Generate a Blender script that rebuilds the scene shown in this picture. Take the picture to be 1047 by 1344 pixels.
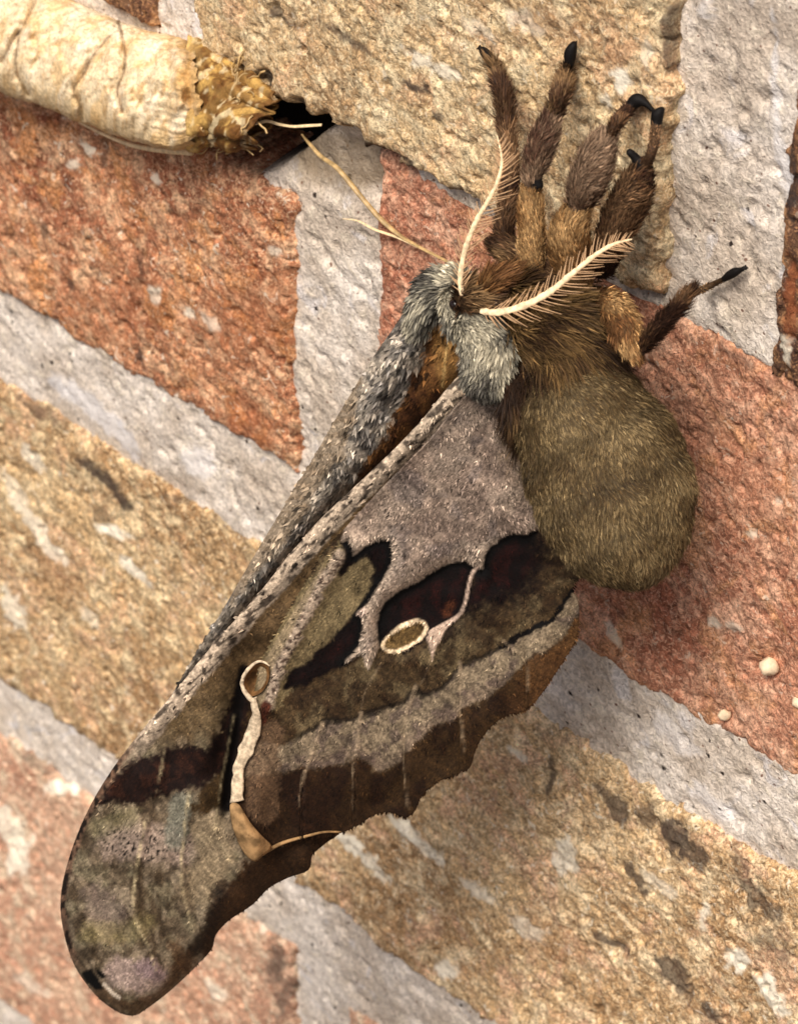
import bpy, math, random
import numpy as np
from mathutils import Matrix, Vector

# ------------------------------------------------------------------ frame
# "view space": x right, y up, z toward the viewer, 1 unit = 0.1 mm, origin on
# the wall.  The wall is a real vertical plane met obliquely by the camera.
W_PX, H_PX = 1047.0, 1344.0
XC, YC = W_PX / 2, H_PX / 2
D = 4500.0
S = 1e-4
GX, GY = 1.289, 0.7225
Uh = np.array([0.8526, -0.5226, GX * 0.8526 - GY * 0.5226]); Uh /= np.linalg.norm(Uh)
Nh = np.array([-GX, -GY, 1.0]); Nh /= np.linalg.norm(Nh)
Vh = np.cross(Nh, Uh)
BASE = np.array([0.0, 0.0, 1.2])           # height of this bit of wall above ground

def wv(e):                                  # direction, view -> world
    e = np.asarray(e, float)
    return np.stack([e @ Uh, -(e @ Nh), e @ Vh], -1)
def wp(p):                                  # point, view units -> world metres
    return wv(p) * S + BASE
def P(x, y, z):                             # place something seen at (x,y) at depth z
    x, y, z = np.broadcast_arrays(np.asarray(x, float), np.asarray(y, float), np.asarray(z, float))
    k = 1 - z / D
    return np.stack([(x - XC) * k, (YC - y) * k, z], -1)
def wall_z(x, y):
    s = GX * (np.asarray(x, float) - XC) + GY * (YC - np.asarray(y, float))
    return s / (1 + s / D)
def uv(x, y):
    p = P(x, y, wall_z(x, y))
    return p @ Uh, p @ Vh
def uv2px(u, v):
    p = np.multiply.outer(u, Uh) + np.multiply.outer(v, Vh)
    k = 1 - p[..., 2] / D
    return p[..., 0] / k + XC, YC - p[..., 1] / k

# ------------------------------------------------------------------ camera
scene = bpy.context.scene
for o in list(bpy.data.objects): bpy.data.objects.remove(o)
cam = bpy.data.cameras.new('camera'); co = bpy.data.objects.new('camera', cam)
scene.collection.objects.link(co)
ex, ey, ez = wv([1, 0, 0]), wv([0, 1, 0]), wv([0, 0, 1])
loc = wp(np.array([0, 0, D]))
co.matrix_world = Matrix(((ex[0], ey[0], ez[0], loc[0]), (ex[1], ey[1], ez[1], loc[1]),
                          (ex[2], ey[2], ez[2], loc[2]), (0, 0, 0, 1)))
cam.sensor_fit = 'VERTICAL'; cam.sensor_height = 24.0; cam.sensor_width = 24.0
cam.lens = 24.0 * D / H_PX
cam.clip_start = 0.01; cam.clip_end = 500
cam.dof.use_dof = True; cam.dof.focus_distance = (D - 470) * S; cam.dof.aperture_fstop = 40
scene.camera = co

# ------------------------------------------------------------------ light
Lv = np.array([-0.22, 0.36, 0.90]); Lv /= np.linalg.norm(Lv)
Lw = wv(Lv)
elev = math.asin(Lw[2]); azim = math.atan2(Lw[0], Lw[1])
world = bpy.data.worlds.new('World'); scene.world = world; world.use_nodes = True
wn = world.node_tree.nodes; wl = world.node_tree.links
bg = wn['Background']
sky = wn.new('ShaderNodeTexSky'); sky.sky_type = 'NISHITA'; sky.sun_disc = False
sky.air_density = 0.6; sky.dust_density = 4.0; sky.ozone_density = 0.6
sky.sun_elevation = elev; sky.sun_rotation = azim
wl.new(sky.outputs[0], bg.inputs[0]); bg.inputs[1].default_value = 0.07
sun = bpy.data.lights.new('sun', 'SUN'); sun.energy = 2.6; sun.angle = math.radians(26)
sun.color = (1.0, 0.94, 0.86)
so = bpy.data.objects.new('sun', sun); scene.collection.objects.link(so)
so.rotation_euler = Vector((Lw[0], Lw[1], Lw[2])).to_track_quat('Z', 'Y').to_euler()
so.location = (0, -1, 3)
scene.view_settings.view_transform = 'Standard'; scene.view_settings.look = 'None'
scene.view_settings.exposure = 0.66; scene.view_settings.gamma = 1

# ------------------------------------------------------------------ numpy helpers
rng = np.random.default_rng(7)
def _hash(ix, iy, iz, seed):
    h = (ix.astype(np.int64) * 374761393 + iy.astype(np.int64) * 668265263 + iz.astype(np.int64) * 2147483647 + seed * 1274126177) & 0xFFFFFFFF
    h = ((h ^ (h >> 13)) * 1274126177) & 0xFFFFFFFF
    h = ((h ^ (h >> 16)) * 2246822519) & 0xFFFFFFFF
    return ((h ^ (h >> 15)) & 0xFFFFFF) / float(0xFFFFFF)
def noise2(x, y, seed=0):
    x = np.asarray(x, float); y = np.asarray(y, float)
    ix = np.floor(x); iy = np.floor(y); fx = x - ix; fy = y - iy
    fx = fx * fx * (3 - 2 * fx); fy = fy * fy * (3 - 2 * fy); z = np.zeros_like(ix)
    a = _hash(ix, iy, z, seed); b = _hash(ix + 1, iy, z, seed)
    c_ = _hash(ix, iy + 1, z, seed); d = _hash(ix + 1, iy + 1, z, seed)
    return (a * (1 - fx) + b * fx) * (1 - fy) + (c_ * (1 - fx) + d * fx) * fy
def fbm(x, y, seed=0, oct=4, gain=0.5):
    s = 0; a = 1; t = 0
    for i in range(oct):
        s = s + a * noise2(x * 2 ** i + i * 17.3, y * 2 ** i - i * 9.1, seed + i); t += a; a *= gain
    return s / t
def sstep(a, b, x):
    t = np.clip((x - a) / (b - a), 0, 1); return t * t * (3 - 2 * t)
def lin(r, g, b):
    c = np.array([r, g, b], float) / 255
    return np.where(c <= 0.04045, c / 12.92, ((c + 0.055) / 1.055) ** 2.4)
def smooth_line(pts, n=6, closed=False):
    pts = np.asarray(pts, float); m = len(pts); out = []
    rngi = range(m if closed else m - 1)
    for i in rngi:
        if closed: p0, p1, p2, p3 = pts[(i - 1) % m], pts[i], pts[(i + 1) % m], pts[(i + 2) % m]
        else: p0, p1, p2, p3 = pts[max(i - 1, 0)], pts[i], pts[i + 1], pts[min(i + 2, m - 1)]
        for t in np.arange(n) / n:
            out.append(0.5 * ((2 * p1) + (-p0 + p2) * t + (2 * p0 - 5 * p1 + 4 * p2 - p3) * t * t + (-p0 + 3 * p1 - 3 * p2 + p3) * t ** 3))
    if not closed: out.append(pts[-1])
    return np.array(out)
def dline(pts, X, Y, closed=False, ret=False):
    pts = np.asarray(pts, float); A = pts if closed else pts[:-1]
    B = np.roll(pts, -1, 0) if closed else pts[1:]
    best = np.full(X.shape, 1e18); bt = np.zeros(X.shape); bx = np.zeros(X.shape); by = np.zeros(X.shape)
    for i in range(len(A)):
        dx, dy = B[i, 0] - A[i, 0], B[i, 1] - A[i, 1]; L = dx * dx + dy * dy + 1e-9
        t = np.clip(((X - A[i, 0]) * dx + (Y - A[i, 1]) * dy) / L, 0, 1)
        px, py = A[i, 0] + t * dx, A[i, 1] + t * dy
        d = (X - px) ** 2 + (Y - py) ** 2; m = d < best
        best = np.where(m, d, best)
        if ret: bt = np.where(m, (i + t) / len(A), bt); bx = np.where(m, px, bx); by = np.where(m, py, by)
    if ret: return np.sqrt(best), bt, bx, by
    return np.sqrt(best)
def inside(pts, X, Y):
    pts = np.asarray(pts, float); r = np.zeros(X.shape, bool); j = len(pts) - 1
    for i in range(len(pts)):
        xi, yi = pts[i]; xj, yj = pts[j]
        if yi != yj:
            r ^= ((yi > Y) != (yj > Y)) & (X < (xj - xi) * (Y - yi) / (yj - yi) + xi)
        j = i
    return r
def sdp(pts, X, Y):
    d = dline(pts, X, Y, True); return np.where(inside(pts, X, Y), -d, d)

# ------------------------------------------------------------------ mesh helpers
COL = scene.collection
def tri_mesh(name, V, F, col=None, smooth=True, extra=None):
    """V in world metres, F (n,3) or (n,4) int array."""
    V = np.asarray(V, np.float32); F = np.asarray(F, np.int32); k = F.shape[1]
    me = bpy.data.meshes.new(name)
    me.vertices.add(len(V)); me.vertices.foreach_set('co', V.ravel())
    me.loops.add(F.size); me.loops.foreach_set('vertex_index', F.ravel())
    me.polygons.add(len(F)); me.polygons.foreach_set('loop_start', np.arange(0, F.size, k, dtype=np.int32))
    me.polygons.foreach_set('loop_total', np.full(len(F), k, np.int32))
    if smooth: me.polygons.foreach_set('use_smooth', np.ones(len(F), bool))
    for nm, c in ([('Col', col)] if col is not None else []) + list((extra or {}).items()):
        a = me.attributes.new(nm, 'FLOAT_COLOR', 'POINT')
        c4 = np.ones((len(V), 4), np.float32); c4[:, :3] = c; a.data.foreach_set('color', c4.ravel())
    me.update(calc_edges=True); me.validate()
    return me
def obj(name, me, mat=None, parent=None, **props):
    o = bpy.data.objects.new(name, me); COL.objects.link(o)
    if mat is not None and me is not None:
        me.materials.clear(); me.materials.append(mat)
    if parent is not None: o.parent = parent
    for k, v in props.items(): o[k] = v
    return o
def thing(name, label, cat, locv, group=None):
    o = bpy.data.objects.new(name, None); COL.objects.link(o); o.location = locv
    o.empty_display_size = 0.01
    o['label'] = label; o['category'] = cat
    if group: o['group'] = group
    return o
def local(o, V):                            # world verts -> space of an un-rotated parent chain
    l = np.zeros(3)
    while o is not None:
        l = l + np.array(o.location); o = o.parent
    return V - l
def grid_faces(n, m, wrap=False):
    i, j = np.meshgrid(np.arange(n - 1), np.arange(m if wrap else m - 1), indexing='ij')
    j2 = (j + 1) % m
    return np.stack([i * m + j, i * m + j2, (i + 1) * m + j2, (i + 1) * m + j], -1).reshape(-1, 4)
def tube(path, rad, nseg=8, flat=None):
    """tube in view units along path (n,3); rad scalar or (n,)."""
    path = np.asarray(path, float); n = len(path); rad = np.broadcast_to(rad, (n,))
    T = np.gradient(path, axis=0); T /= np.linalg.norm(T, axis=1)[:, None] + 1e-9
    ref = np.array([0.3, 0.2, 1.0]); A = np.cross(T, ref); A /= np.linalg.norm(A, axis=1)[:, None] + 1e-9
    B = np.cross(T, A)
    th = np.linspace(0, 2 * np.pi, nseg, endpoint=False)
    fl = 1.0 if flat is None else flat
    V = path[:, None] + rad[:, None, None] * (np.cos(th)[None, :, None] * A[:, None] + fl * np.sin(th)[None, :, None] * B[:, None])
    F = grid_faces(n, nseg, True)
    V = np.concatenate([V.reshape(-1, 3), path[[0, -1]]]); c0 = n * nseg
    ks = np.arange(nseg); kn = (ks + 1) % nseg
    caps = np.concatenate([np.stack([np.full(nseg, c0), kn, ks, ks], -1),
                           np.stack([np.full(nseg, c0 + 1), (n - 1) * nseg + ks, (n - 1) * nseg + kn, (n - 1) * nseg + kn], -1)])
    tri = np.concatenate([F[:, [0, 1, 2]], F[:, [0, 2, 3]], caps[:, :3]])
    return V, tri
def strands(root, d, side, length, width, bend, col, tipf=1.0):
    """flat tapering hairs / scales. all in view units; returns V, F, C"""
    N = len(root); L = length[:, None]; w = (width / 2)[:, None]
    m = root + d * L * 0.5 + bend * 0.25; t = root + d * L + bend
    V = np.stack([root - side * w * 0.8, root + side * w * 0.8, m - side * w, m + side * w, t], 1).reshape(-1, 3)
    b = np.arange(N)[:, None] * 5
    F = np.concatenate([b + [0, 1, 3], b + [0, 3, 2], b + [2, 3, 4]])
    C = np.stack([col * 0.8, col * 0.8, col, col, col * tipf], 1).reshape(-1, 3)
    return V, F, C

# ------------------------------------------------------------------ materials
def new_mat(name):
    m = bpy.data.materials.new(name); m.use_nodes = True
    nt = m.node_tree; b = nt.nodes['Principled BSDF']; b.inputs['Roughness'].default_value = 0.85
    b.inputs['Specular IOR Level'].default_value = 0.25
    return m, nt, b
class NB:                                     # tiny node builder
    def __init__(s, nt): s.nt = nt
    def n(s, t, **kw):
        x = s.nt.nodes.new(t)
        for k, v in kw.items(): setattr(x, k, v)
        return x
    def l(s, a, b): s.nt.links.new(a, b)
    def noise(s, vec, scale, detail=4, rough=0.55, dist=0.0):
        x = s.n('ShaderNodeTexNoise'); s.l(vec, x.inputs['Vector'])
        x.inputs['Scale'].default_value = scale; x.inputs['Detail'].default_value = detail
        x.inputs['Roughness'].default_value = rough; x.inputs['Distortion'].default_value = dist
        return x.outputs['Fac']
    def voro(s, vec, scale, out='Distance', feat='F1'):
        x = s.n('ShaderNodeTexVoronoi', feature=feat); s.l(vec, x.inputs['Vector']); x.inputs['Scale'].default_value = scale
        return x.outputs[out]
    def ramp(s, f, a, b, va=0.0, vb=1.0):
        x = s.n('ShaderNodeMapRange', interpolation_type='SMOOTHSTEP'); s.l(f, x.inputs[0])
        for i, v in zip((1, 2, 3, 4), (a, b, va, vb)): x.inputs[i].default_value = v
        return x.outputs[0]
    def mix(s, f, a, b, mode='MIX'):
        x = s.n('ShaderNodeMix', data_type='RGBA', blend_type=mode)
        if hasattr(f, 'is_linked') or not isinstance(f, (int, float)): s.l(f, x.inputs[0])
        else: x.inputs[0].default_value = f
        for i, v in ((6, a), (7, b)):
            if isinstance(v, (tuple, list, np.ndarray)): x.inputs[i].default_value = (*[float(q) for q in v[:3]], 1)
            else: s.l(v, x.inputs[i])
        return x.outputs[2]
    def math(s, op, a, b=None):
        x = s.n('ShaderNodeMath', operation=op)
        for i, v in ((0, a), (1, b)):
            if v is None: continue
            if isinstance(v, (int, float)): x.inputs[i].default_value = v
            else: s.l(v, x.inputs[i])
        return x.outputs[0]
    def gray(s, f):
        x = s.n('ShaderNodeCombineColor')
        for i in range(3): s.l(f, x.inputs[i])
        return x.outputs[0]

def coords(nb, rnd=True):
    tc = nb.n('ShaderNodeTexCoord'); v = tc.outputs['Object']
    if rnd:
        oi = nb.n('ShaderNodeObjectInfo'); m = nb.math('MULTIPLY', oi.outputs['Random'], 7.3)
        c3 = nb.n('ShaderNodeCombineXYZ'); nb.l(m, c3.inputs[0]); nb.l(m, c3.inputs[1]); nb.l(m, c3.inputs[2])
        ad = nb.n('ShaderNodeVectorMath', operation='ADD'); nb.l(v, ad.inputs[0]); nb.l(c3.outputs[0], ad.inputs[1]); v = ad.outputs[0]
    return v
DARKMARK = lin(62, 50, 45); CREAM = lin(248, 236, 212); RUST = lin(150, 82, 45)
def brick_mat(name, base, light, dark, fleck=0.5, pit=0.5, warm=None, grain=1.0):
    m, nt, b = new_mat(name); nb = NB(nt); v = coords(nb)
    n1 = nb.noise(v, 45, 3, 0.6); n2 = nb.noise(v, 230, 4, 0.6, 0.8); n3 = nb.noise(v, 800, 6, 0.72, 1.0); n4 = nb.noise(v, 2300, 3, 0.65, 0.5)
    col = nb.mix(nb.ramp(n1, 0.36, 0.64), dark, base)
    col = nb.mix(nb.ramp(n2, 0.44, 0.68), col, light)
    if warm is not None: col = nb.mix(nb.ramp(nb.noise(v, 120, 4, 0.6, 1.0), 0.5, 0.66, 0, 0.75), col, warm)
    g = nb.ramp(n3, 0.28, 0.72, 1 - 0.50 * grain, 1 + 0.40 * grain)
    g2 = nb.ramp(n4, 0.28, 0.72, 1 - 0.38 * grain, 1 + 0.30 * grain)
    col = nb.mix(1.0, col, nb.gray(nb.math('MULTIPLY', g, g2)), 'MULTIPLY')
    fl = nb.math('MULTIPLY', nb.ramp(nb.noise(v, 560, 3, 0.6, 1.5), 0.63, 0.67), fleck)
    col = nb.mix(fl, col, CREAM)
    st = nb.noise(v, 1050, 3, 0.6, 2.2); col = nb.mix(nb.ramp(st, 0.54, 0.62, 0, 0.6), col, light * 1.12); col = nb.mix(nb.ramp(st, 0.44, 0.36, 0, 0.6), col, dark * 0.55)
    pk = nb.math('MULTIPLY', nb.ramp(nb.noise(v, 700, 2, 0.5, 1.0), 0.68, 0.74), pit)
    col = nb.mix(pk, col, dark * 0.25)
    at = nb.n('ShaderNodeVertexColor', layer_name='mark'); sp = nb.n('ShaderNodeSeparateColor'); nb.l(at.outputs[0], sp.inputs[0])
    brk = nb.ramp(n3, 0.3, 0.5, 0.45, 1.0)
    col = nb.mix(nb.math('MULTIPLY', sp.outputs[0], brk), col, DARKMARK)
    col = nb.mix(nb.math('MULTIPLY', sp.outputs[1], brk), col, CREAM)
    col = nb.mix(nb.math('MULTIPLY', sp.outputs[2], brk), col, RUST)
    nb.l(col, b.inputs['Base Color']); b.inputs['Roughness'].default_value = 0.92
    bp = nb.n('ShaderNodeBump'); bp.inputs['Strength'].default_value = 0.8; bp.inputs['Distance'].default_value = 0.00045
    h = nb.math('ADD', n3, nb.math('MULTIPLY', n4, 0.5)); h = nb.math('SUBTRACT', h, nb.math('MULTIPLY', pk, 0.8))
    nb.l(h, bp.inputs['Height']); nb.l(bp.outputs[0], b.inputs['Normal'])
    return m
def mortar_mat():
    m, nt, b = new_mat('mortar'); nb = NB(nt); v = coords(nb, False)
    n1 = nb.noise(v, 70, 4, 0.6); n2 = nb.noise(v, 500, 4, 0.6, 0.6); n3 = nb.noise(v, 1700, 3, 0.6, 0.8)
    col = nb.mix(nb.ramp(n1, 0.38, 0.62), lin(196, 180, 162), lin(224, 212, 198))
    col = nb.mix(nb.ramp(n2, 0.52, 0.7, 0, 0.7), col, lin(222, 208, 186))
    col = nb.mix(nb.ramp(nb.noise(v, 160, 3, 0.6, 1.0), 0.6, 0.7, 0, 0.6), col, lin(212, 207, 206))
    g = nb.ramp(n3, 0.28, 0.72, 0.66, 1.3)
    col = nb.mix(1.0, col, nb.gray(g), 'MULTIPLY')
    vd = nb.voro(v, 420); vc = nb.n('ShaderNodeTexVoronoi'); nb.l(v, vc.inputs['Vector']); vc.inputs['Scale'].default_value = 420
    sc = nb.n('ShaderNodeSeparateColor'); nb.l(vc.outputs['Color'], sc.inputs[0])
    spk = nb.math('MULTIPLY', nb.ramp(nb.math('ADD', vd, nb.math('MULTIPLY', n3, 0.25)), 0.30, 0.20), nb.ramp(sc.outputs[0], 0.70, 0.74))
    col = nb.mix(spk, col, lin(48, 38, 34))
    vd2 = nb.voro(v, 1100); s2 = nb.math('MULTIPLY', nb.ramp(vd2, 0.3, 0.15), nb.ramp(nb.noise(v, 900, 1), 0.58, 0.64))
    col = nb.mix(s2, col, lin(120, 92, 78))
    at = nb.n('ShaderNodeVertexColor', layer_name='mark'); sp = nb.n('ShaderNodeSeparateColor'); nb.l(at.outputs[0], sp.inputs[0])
    col = nb.mix(sp.outputs[0], col, lin(128, 108, 80))
    col = nb.mix(nb.math('MULTIPLY', sp.outputs[1], 0.7), col, lin(234, 229, 226))
    col = nb.mix(sp.outputs[2], col, lin(26, 17, 11))  # shade inside the hole, put into the mortar colour
    nb.l(col, b.inputs['Base Color']); b.inputs['Roughness'].default_value = 0.95
    bp = nb.n('ShaderNodeBump'); bp.inputs['Strength'].default_value = 0.8; bp.inputs['Distance'].default_value = 0.0004
    h = nb.math('ADD', n2, n3); h = nb.math('SUBTRACT', h, spk); nb.l(h, bp.inputs['Height']); nb.l(bp.outputs[0], b.inputs['Normal'])
    return m
def col_mat(name, rough=0.75, spec=0.2, bump=None, sheen=0.0, trans=0.0, gain=1.0):
    m, nt, b = new_mat(name); nb = NB(nt)
    at = nb.n('ShaderNodeVertexColor', layer_name='Col'); c = at.outputs[0]
    if bump:
        tc = nb.n('ShaderNodeTexCoord'); n = nb.noise(tc.outputs['Object'], bump[0], 4, 0.6, 0.5)
        c = nb.mix(1.0, c, nb.gray(nb.ramp(n, 0.3, 0.7, 0.75, 1.25)), 'MULTIPLY')
        bp = nb.n('ShaderNodeBump'); bp.inputs['Strength'].default_value = bump[1]; bp.inputs['Distance'].default_value = 0.0003
        nb.l(n, bp.inputs['Height']); nb.l(bp.outputs[0], b.inputs['Normal'])
    nb.l(c, b.inputs['Base Color'])
    b.inputs['Roughness'].default_value = rough; b.inputs['Specular IOR Level'].default_value = spec
    b.inputs['Sheen Weight'].default_value = sheen
    return m
def flat_mat(name, rgb, rough=0.6, spec=0.3, nscale=900, var=0.2):
    m, nt, b = new_mat(name); nb = NB(nt); tc = nb.n('ShaderNodeTexCoord')
    n = nb.noise(tc.outputs['Object'], nscale, 3)
    c = nb.mix(1.0, tuple(rgb), nb.gray(nb.ramp(n, 0.3, 0.7, 1 - var, 1 + var)), 'MULTIPLY')
    nb.l(c, b.inputs['Base Color']); b.inputs['Roughness'].default_value = rough; b.inputs['Specular IOR Level'].default_value = spec
    return m
M_TAN = brick_mat('brick_sandy_tan', lin(214, 182, 136), lin(238, 216, 174), lin(184, 148, 106), 0.4, 0.6, lin(222, 178, 136), 1.1)
M_RED = brick_mat('brick_red', lin(198, 138, 100), lin(228, 184, 144), lin(154, 92, 64), 0.6, 0.55, lin(206, 142, 88), 1.15)
M_RED2 = brick_mat('brick_dusky_red', lin(198, 140, 110), lin(226, 176, 144), lin(168, 106, 80), 0.35, 0.45, lin(206, 150, 106), 1.1)
M_TAN2 = brick_mat('brick_ochre', lin(206, 172, 126), lin(234, 208, 164), lin(166, 128, 88), 0.6, 0.65, lin(214, 170, 132), 1.2)
M_TAN3 = brick_mat('brick_pale_ochre', lin(214, 180, 134), lin(240, 214, 172), lin(178, 140, 98), 0.65, 0.65, lin(220, 174, 140), 1.2)
M_PINK = brick_mat('brick_pale_pink', lin(214, 172, 142), lin(230, 204, 172), lin(194, 142, 114), 0.6, 0.35, lin(210, 156, 124), 0.9)
M_BROWN = brick_mat('brick_dark_brown', lin(132, 92, 62), lin(190, 142, 98), lin(84, 58, 48), 0.25, 0.7, lin(164, 110, 70), 1.1)
M_MORTAR = mortar_mat()

# ================================================================== THE WALL
wall = thing('brick_wall', 'weathered brick wall of tan and red bricks with grey mortar joints', 'wall', tuple(BASE))
def bounds(pts, which):
    return float(np.mean([uv(x, y)[which] for x, y in pts]))
vT0 = bounds([(270, 62), (430, 160), (600, 262)], 1)            # bottom of the top course
vA1 = bounds([(385, 262)], 1)                                    # top of the left red brick
vA0 = bounds([(75, 440), (386, 615)], 1); vA0r = bounds([(803, 884), (1047, 1032)], 1)
vB1 = bounds([(0, 515), (220, 630), (331, 703)], 1); vB1r = bounds([(690, 942), (893, 1060), (1034, 1140)], 1)
vB0 = bounds([(0, 889), (150, 1002)], 1); vB0r = bounds([(522, 1260), (642, 1344)], 1)
vC1 = bounds([(0, 972), (120, 1044)], 1); vC0 = bounds([(0, 1316)], 1)
uT0 = bounds([(266, 30)], 0); uT1 = bounds([(888, 0), (876, 200), (868, 380)], 0)
uR0 = bounds([(1024, 100), (1034, 400)], 0)
uA1 = bounds([(381, 300), (385, 420), (390, 580)], 0); uA2 = bounds([(488, 280), (484, 400)], 0)
uB1 = bounds([(352, 900)], 0); uB2 = bounds([(384, 1000)], 0)
uC1 = bounds([(385, 1260)], 0); uC2 = bounds([(452, 1330)], 0)
print('wall', [round(q) for q in (vT0, vA1, vA0, vA0r, vB1, vB1r, vB0, vB0r, vC1, vC0)], [round(q) for q in (uT0, uT1, uR0, uA1, uA2, uB1, uB2, uC1, uC2)])
HB = 480.0; LB = 880.0

def blobs(px, py, lst):
    """stain and painted-shade masks: (x,y,len,width,angle deg,strength)"""
    m = np.zeros(px.shape)
    for i, (x, y, a, b_, ang, s) in enumerate(lst):
        c_, s_ = math.cos(math.radians(ang)), math.sin(math.radians(ang))
        dx, dy = px - x, py - y
        q = ((dx * c_ + dy * s_) / a) ** 2 + ((-dx * s_ + dy * c_) / b_) ** 2
        q = np.sqrt(q) + (fbm(px / 9, py / 9, 90 + i, 3) - 0.5) * 1.3
        m = np.maximum(m, s * sstep(1.15, 0.7, q))
    return m
RECTS = []
def build_brick(u0, u1, v0, v1, mat, seed, proud=0.0, res=3.4, rough=1.0, dark=(), cream=(), rust=(), chip=8.0, name='brick', depth=140, pits=()):
    RECTS.append((u0, u1, v0, v1))
    n = max(6, int((u1 - u0) / res)); m = max(6, int((v1 - v0) / res))
    su = np.linspace(0, 1, n); sv = np.linspace(0, 1, m)
    Ug, Vg = np.meshgrid(u0 + su * (u1 - u0), v0 + sv * (v1 - v0), indexing='ij')
    eu = np.minimum(Ug - u0, u1 - Ug); ev = np.minimum(Vg - v0, v1 - Vg); e = np.minimum(eu, ev)
    fall = np.exp(-e / 22.0)
    j1 = (fbm(Ug / 40, Vg / 40, seed, 5, 0.62) - 0.5); j2 = (fbm(Ug / 40, Vg / 40, seed + 31, 5, 0.62) - 0.5)
    Uo = Ug + j1 * chip * 3.2 * fall; Vo = Vg + j2 * chip * 3.2 * fall
    h = proud + rough * ((fbm(Ug / 160, Vg / 160, seed + 3, 3) - 0.5) * 12 + (fbm(Ug / 22, Vg / 22, seed + 5, 4, 0.7) - 0.5) * 8)
    pit = sstep(0.66, 0.78, fbm(Ug / 17, Vg / 17, seed + 8, 2)); h -= pit * 5 * rough
    grit = sstep(0.72, 0.80, fbm(Ug / 9 + 5, Vg / 13, seed + 21, 2)); h -= grit * 5 * rough
    h += 1.8 * rough * sstep(.66, .74, fbm(Ug / 7, Vg / 7, seed + 25, 2))
    ec = e + (fbm(Ug / 24, Vg / 24, seed + 11, 4, 0.6) - 0.45) * chip * 2.2
    h -= 16 * np.exp(-np.clip(ec, 0, None) / 5.5) + 9 * sstep(6, -6, ec)
    px, py = uv2px(Ug, Vg)
    for (x, y, r, dpt) in pits:
        h -= dpt * np.exp(-(((px - x) ** 2 + (py - y) ** 2) / (r * r)) ** 2)
    mk = np.stack([blobs(px, py, dark), blobs(px, py, cream), blobs(px, py, rust)], -1)
    cu, cv = (u0 + u1) / 2, (v0 + v1) / 2
    X = np.stack([Uo - cu, -h, Vo - cv], -1).reshape(-1, 3)
    F = grid_faces(n, m)[:, ::-1]
    idx = np.arange(n * m).reshape(n, m)
    ring = np.concatenate([idx[:, 0], idx[-1, 1:], idx[-2::-1, -1], idx[0, -2:0:-1]])
    K = len(ring); allX = [X]; Fs = [F]; base = ring
    for k, dd in enumerate((40.0, depth)):
        Y = X[ring].copy(); Y[:, 1] = dd
        nb_ = np.arange(K) + n * m + k * K; allX.append(Y)
        Fs.append(np.stack([base, np.roll(base, -1), np.roll(nb_, -1), nb_], -1)[:, ::-1]); base = nb_
    V = np.concatenate(allX) * S
    mkf = np.concatenate([mk.reshape(-1, 3), np.zeros((2 * K, 3))])
    me = tri_mesh(name, V, np.concatenate(Fs), extra={'mark': mkf})
    o = obj(name, me, mat, wall); o.location = (cu * S, 0, cv * S)
    return o

CHIPS = [(x, 62 + .612 * (x - 270) - 7 + d) for x, d in ((318, 4), (352, -2), (398, 2), (432, 5), (470, 0), (498, 3), (516, -4), (545, 2), (566, 4), (604, 0), (622, 3))]
build_brick(uT0, uT1, vT0, vT0 + HB, M_TAN, 11, proud=16, chip=10, pits=[(x, y, 9 + (i * 5) % 7, 16) for i, (x, y) in enumerate(CHIPS)],
    dark=[(x, y, 9 + (i * 7) % 9, 6, 33 + (i * 31) % 40, .9) for i, (x, y) in enumerate(CHIPS)] + [(468, 45, 52, 5, 33, .75), (385, 22, 26, 5, 35, .6), (560, 108, 18, 5, 30, .9), (588, 146, 13, 6, 50, .8), (350, 108, 16, 6, 45, .9), (372, 12, 10, 5, 20, .8), (392, 140, 20, 7, 30, .6), (500, 192, 34, 6, 33, .8), (547, 212, 16, 8, 40, .8), (608, 252, 22, 9, 35, .7), (884, 40, 40, 5, 92, .8)],
    cream=[(560, 70, 26, 9, 30, .7), (600, 90, 24, 10, 20, .7), (828, 100, 16, 12, 60, 1), (806, 128, 12, 8, 80, .8), (860, 60, 18, 8, 90, .5), (640, 30, 30, 10, 30, .4), (700, 20, 30, 12, 30, .5)],
    rust=[(740, 30, 50, 26, 20, .25), (820, 60, 30, 20, 20, .25)])
build_brick(uR0, uR0 + LB, vT0 - 25, vT0 + HB, M_BROWN, 12, proud=4,
    dark=[(1036, 30, 30, 12, 90, .9), (1030, 100, 20, 8, 90, .8), (1040, 240, 50, 10, 90, .9)], rust=[(1040, 130, 50, 10, 90, .5), (1042, 400, 60, 10, 90, .6)], cream=[(1036, 455, 20, 8, 80, .8)])
build_brick(uT0 - 105 - LB, uT0 - 105, vT0, vT0 + HB, M_BROWN, 13, proud=2, dark=[(120, 5, 30, 10, 30, .9)])
build_brick(uA1 - LB, uA1, vA0, vA1, M_RED, 14, proud=2, chip=10, rough=1.2,
    dark=[(183, 470, 16, 6, 80, .8), (95, 372, 12, 5, 80, .7), (30, 402, 24, 4, 35, .6), (138, 200, 26, 4, 95, .6), (60, 300, 14, 5, 100, .6), (186, 345, 22, 5, 85, .6), (205, 520, 20, 6, 60, .7)],
    cream=[(118, 195, 14, 6, 45, .8), (206, 385, 12, 9, 80, .8), (250, 410, 14, 7, 45, .8), (276, 420, 18, 6, 45, .8), (205, 235, 8, 6, 40, .7), (100, 215, 9, 6, 30, .7), (360, 330, 8, 6, 40, .6)],
    rust=[(330, 420, 60, 90, 80, .4), (330, 560, 50, 30, 40, .5), (160, 400, 40, 70, 80, .3)])
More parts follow.
